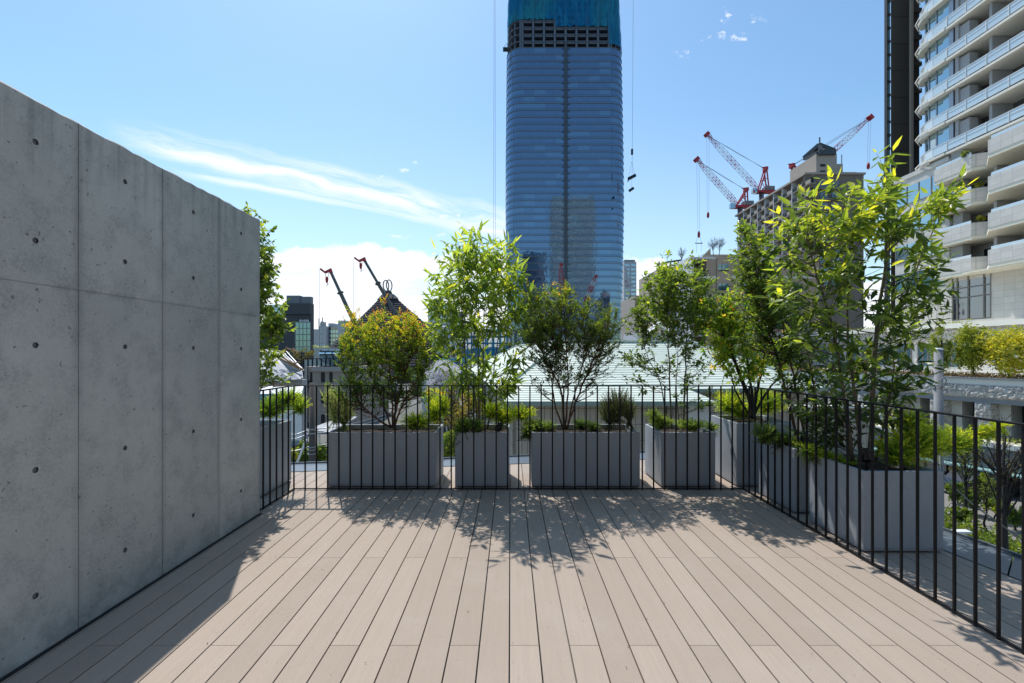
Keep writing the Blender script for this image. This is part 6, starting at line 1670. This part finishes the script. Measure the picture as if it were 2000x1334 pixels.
# bare street trees, pole, car, lamp, bench
ST = 'bare street trees at the lower right'
far_tree('bare_street_tree', 'largest bare tree with leaning dark trunk at the right edge', 'tree', 1960, 890, 75, 85, 17.5, L_olive, 500, (.05,.03), seed=51, bare=True, group=ST, trunk_r=.16, tint=(.5,1), bark=M_bark_d)
far_tree('bare_street_tree', 'thin bare tree with first green leaves behind the railing bars', 'tree', 1885, 905, 34, 60, 26, L_hedge, 700, (.08,.05), seed=52, bare=True, group=ST, trunk_r=.11, tint=(.6,1))
far_tree('bare_street_tree', 'small budding tree right of the thin bare tree', 'tree', 1925, 960, 26, 45, 24, L_hedge, 500, (.07,.05), seed=53, bare=True, group=ST, trunk_r=.07, tint=(.6,1))
YY = 14.0
o = thing('utility_pole', 'grey round utility pole with pale cap in front of the terrace bushes', 'utility pole', (X_(1833,YY), YY, GZ))
mb = MB(); mb.tube([(X_(1834,YY), YY, GZ), (X_(1833,YY), YY, Z_(684,YY))], [.15,.105], 16); mb.build('pole', mat('pole_grey', (.27,.27,.28), .8, 0, .5, 1.5), o)
mb = MB(); mb.tube([(X_(1833,YY), YY, Z_(684,YY)+.001), (X_(1833,YY), YY, Z_(682,YY)+.01), (X_(1833,YY), YY, Z_(681,YY)+.02)], [.115,.115,.09], 16); mb.build('cap', M_white, o)
for py in (752, 757, 904, 928, 990): MB().tube([(X_(1833.5,YY), YY, Z_(py,YY)-.015), (X_(1833.5,YY), YY, Z_(py,YY)+.012)], .15, 14).build('clamp', M_metal, o)
MB().bar((X_(1826,YY), YY-.16, Z_(752,YY)), (X_(1846,YY), YY-.16, Z_(752,YY)), .04).build('bracket', M_metal, o)
mb = MB(); hp = [at(1846,752,YY-.2), at(1849,742,YY-.5), at(1842,737,YY-.9), at(1832,745,YY-1.3), at(1815,760,YY-2), at(1795,771,YY-2.8), at(1770,779,YY-3.8), at(1742,784,YY-5)]; mb.tube(hp, .014, 6)
mb.tube([at(1838,905,YY-.1), at(1845,935,YY-.2), at(1900,985,YY-.5), at(2005,1060,YY-1.5)], .022, 5); mb.tube([at(1836,890,YY-.12), at(1838,940,YY-.15), at(1839,1000,YY-.2)], .03, 5); mb.build('wire', mat('cable_grey', (.20,.20,.19), .6), o)
o = thing('parked_car', 'small dark car half hidden behind street branches', 'car', (X_(1905,31), 31, GZ+.14))
cx_ = X_(1905,31); cz_ = GZ+.14
mb = MB(); prof = [(-2.1,.35),(-2.1,.8),(-1.3,.95),(-.7,1.42),(.9,1.42),(1.5,1.0),(2.05,.9),(2.1,.35)]
vs = [(cx_+a, 30.2, cz_+b) for a, b in prof]+[(cx_+a*.97, 31.9, cz_+b) for a, b in prof]; n = len(prof)
mb.add(vs, [tuple(range(n)), tuple(range(n,2*n))[::-1]]+[(i, i+n, (i+1) % n+n, (i+1) % n) for i in range(n)]); mb.build('body', mat('car_paint', (.03,.035,.05), .25, .4, coat=.6), o)
mb = MB(); mb.add([(cx_-1.2,30.18,cz_+.98),(cx_+1.3,30.18,cz_+.98),(cx_+.85,30.18,cz_+1.36),(cx_-.7,30.18,cz_+1.36)], [(0,1,2,3)]); mb.build('side_window', M_gl_blue, o)
for a in (-1.35, 1.35): MB().tube([(cx_+a,30.15,cz_+.33),(cx_+a,30.4,cz_+.33)], .32, 14).build('wheel', M_dark, o)
o = thing('street_lamp', 'flat white street lamp head above the hedge', 'street lamp', (X_(1872,20), 20, GZ))
mb = MB(); mb.tube([(X_(1862,20),20,GZ), (X_(1862,20),20,Z_(1040,20))], .05, 8); mb.build('pole', M_metal, o)
mb = MB(); p = at(1878,1038,20); mb.box(p.x-.32, p.x+.32, 19.85, 20.15, p.z-.05, p.z+.04); mb.build('lamp_head', M_white, o)
# low city blocks that close the view behind everything
r_ = random.Random(77); px = 380
while px < 1760:
    Y = r_.uniform(380, 620); w_px = r_.uniform(24, 52); top = r_.uniform(672, 684)
    o = facade_block('low_city_block', 'low distant city block showing in gaps between trees and buildings', 'building', X_(px, Y), X_(px+w_px, Y), Y, Y+25, Z_(top, Y), r_.choice([M_bgw, M_grw, M_brown_l]), M_gl_dark, 5, 3, Z_(690, Y), Z_(top+2, Y), .5, .45, group='low distant city blocks')
    px += w_px*r_.uniform(.85, 1.15)
# tiled garden wall right of the green roofed house
o = thing('tiled_garden_wall', 'grid tiled low wall seen under the leaves between the right planters', 'wall', (X_(1640,19),19,GZ))
mb = MB(); mb.box(X_(1565,19), X_(1705,19), 19, 19.3, GZ, Z_(797,19)); mb.build('wall', M_htile, o)
mb = MB(); mb.box(X_(1565,19)-.05, X_(1705,19)+.05, 18.92, 19.38, Z_(797,19)+.002, Z_(797,19)+.09); mb.build('coping', M_slab, o)

# dry leaves and bits that have fallen on the boards
r_ = np.random.RandomState(4); Ps=[];Ds=[];Ns=[];Ls=[];Ws=[];Ts=[]
for i in range(150):
    y = 1.4+3.5*r_.rand()**.8; x = r_.uniform(-2.2, 2.5) if i % 3 else r_.normal(.9, .9)
    if i % 4 == 0: x = -.0056+PW*round(x/PW)
    if not -2.3 < x < 2.5: continue
    Ps.append(np.array([x, y, .004+r_.rand()*.003])); a = r_.uniform(0, 6.28); Ds.append(np.array([math.cos(a), math.sin(a), r_.uniform(-.1,.25)])); Ns.append(np.array([r_.normal(0,.3), r_.normal(0,.3), 1.0]))
    s_ = r_.uniform(.3, 1.0); Ls.append(.016*s_); Ws.append(.007*s_); Ts.append(r_.rand())
leaves_mesh('fallen_leaves', Ps, Ds, Ns, Ls, Ws, Ts, T_SMALL, leaf_mat('dry_leaf', [(0,(.12,.07,.03)), (.6,(.22,.13,.05)), (1,(.16,.15,.05))], .1), None, (0, 3, 0), label='tiny dry leaves and bits scattered on the deck boards', cat='leaves', kind='stuff')

GS = 'rounded shrubs between the street trees'
for i, (px, py, rx, ry, Y, tn) in enumerate(((1868, 958, 16, 20, 29, (.2,.8)), (1902, 975, 20, 18, 27, (.0,.5)), (1948, 985, 24, 22, 26, (.3,1.0)), (1985, 1000, 22, 24, 24.5, (.1,.6)), (1925, 940, 14, 14, 30, (.4,1.0)), (1880, 1005, 18, 16, 25, (.1,.7)))):
    far_tree('street_shrub', ['green shrub beside the lower right pole, leftmost of the street shrubs', 'dark shrub in front of the parked car', 'bright green shrub between the budding tree and the largest bare tree', 'dark green shrub at the right photo edge beside the bare trunk', 'small light green shrub nearest the stone podium', 'green shrub above the white street lamp head'][i], 'shrub', px, py, rx, ry, Y, L_hedge, 800, (.16,.10), seed=70+i, tint=tn, group=GS)
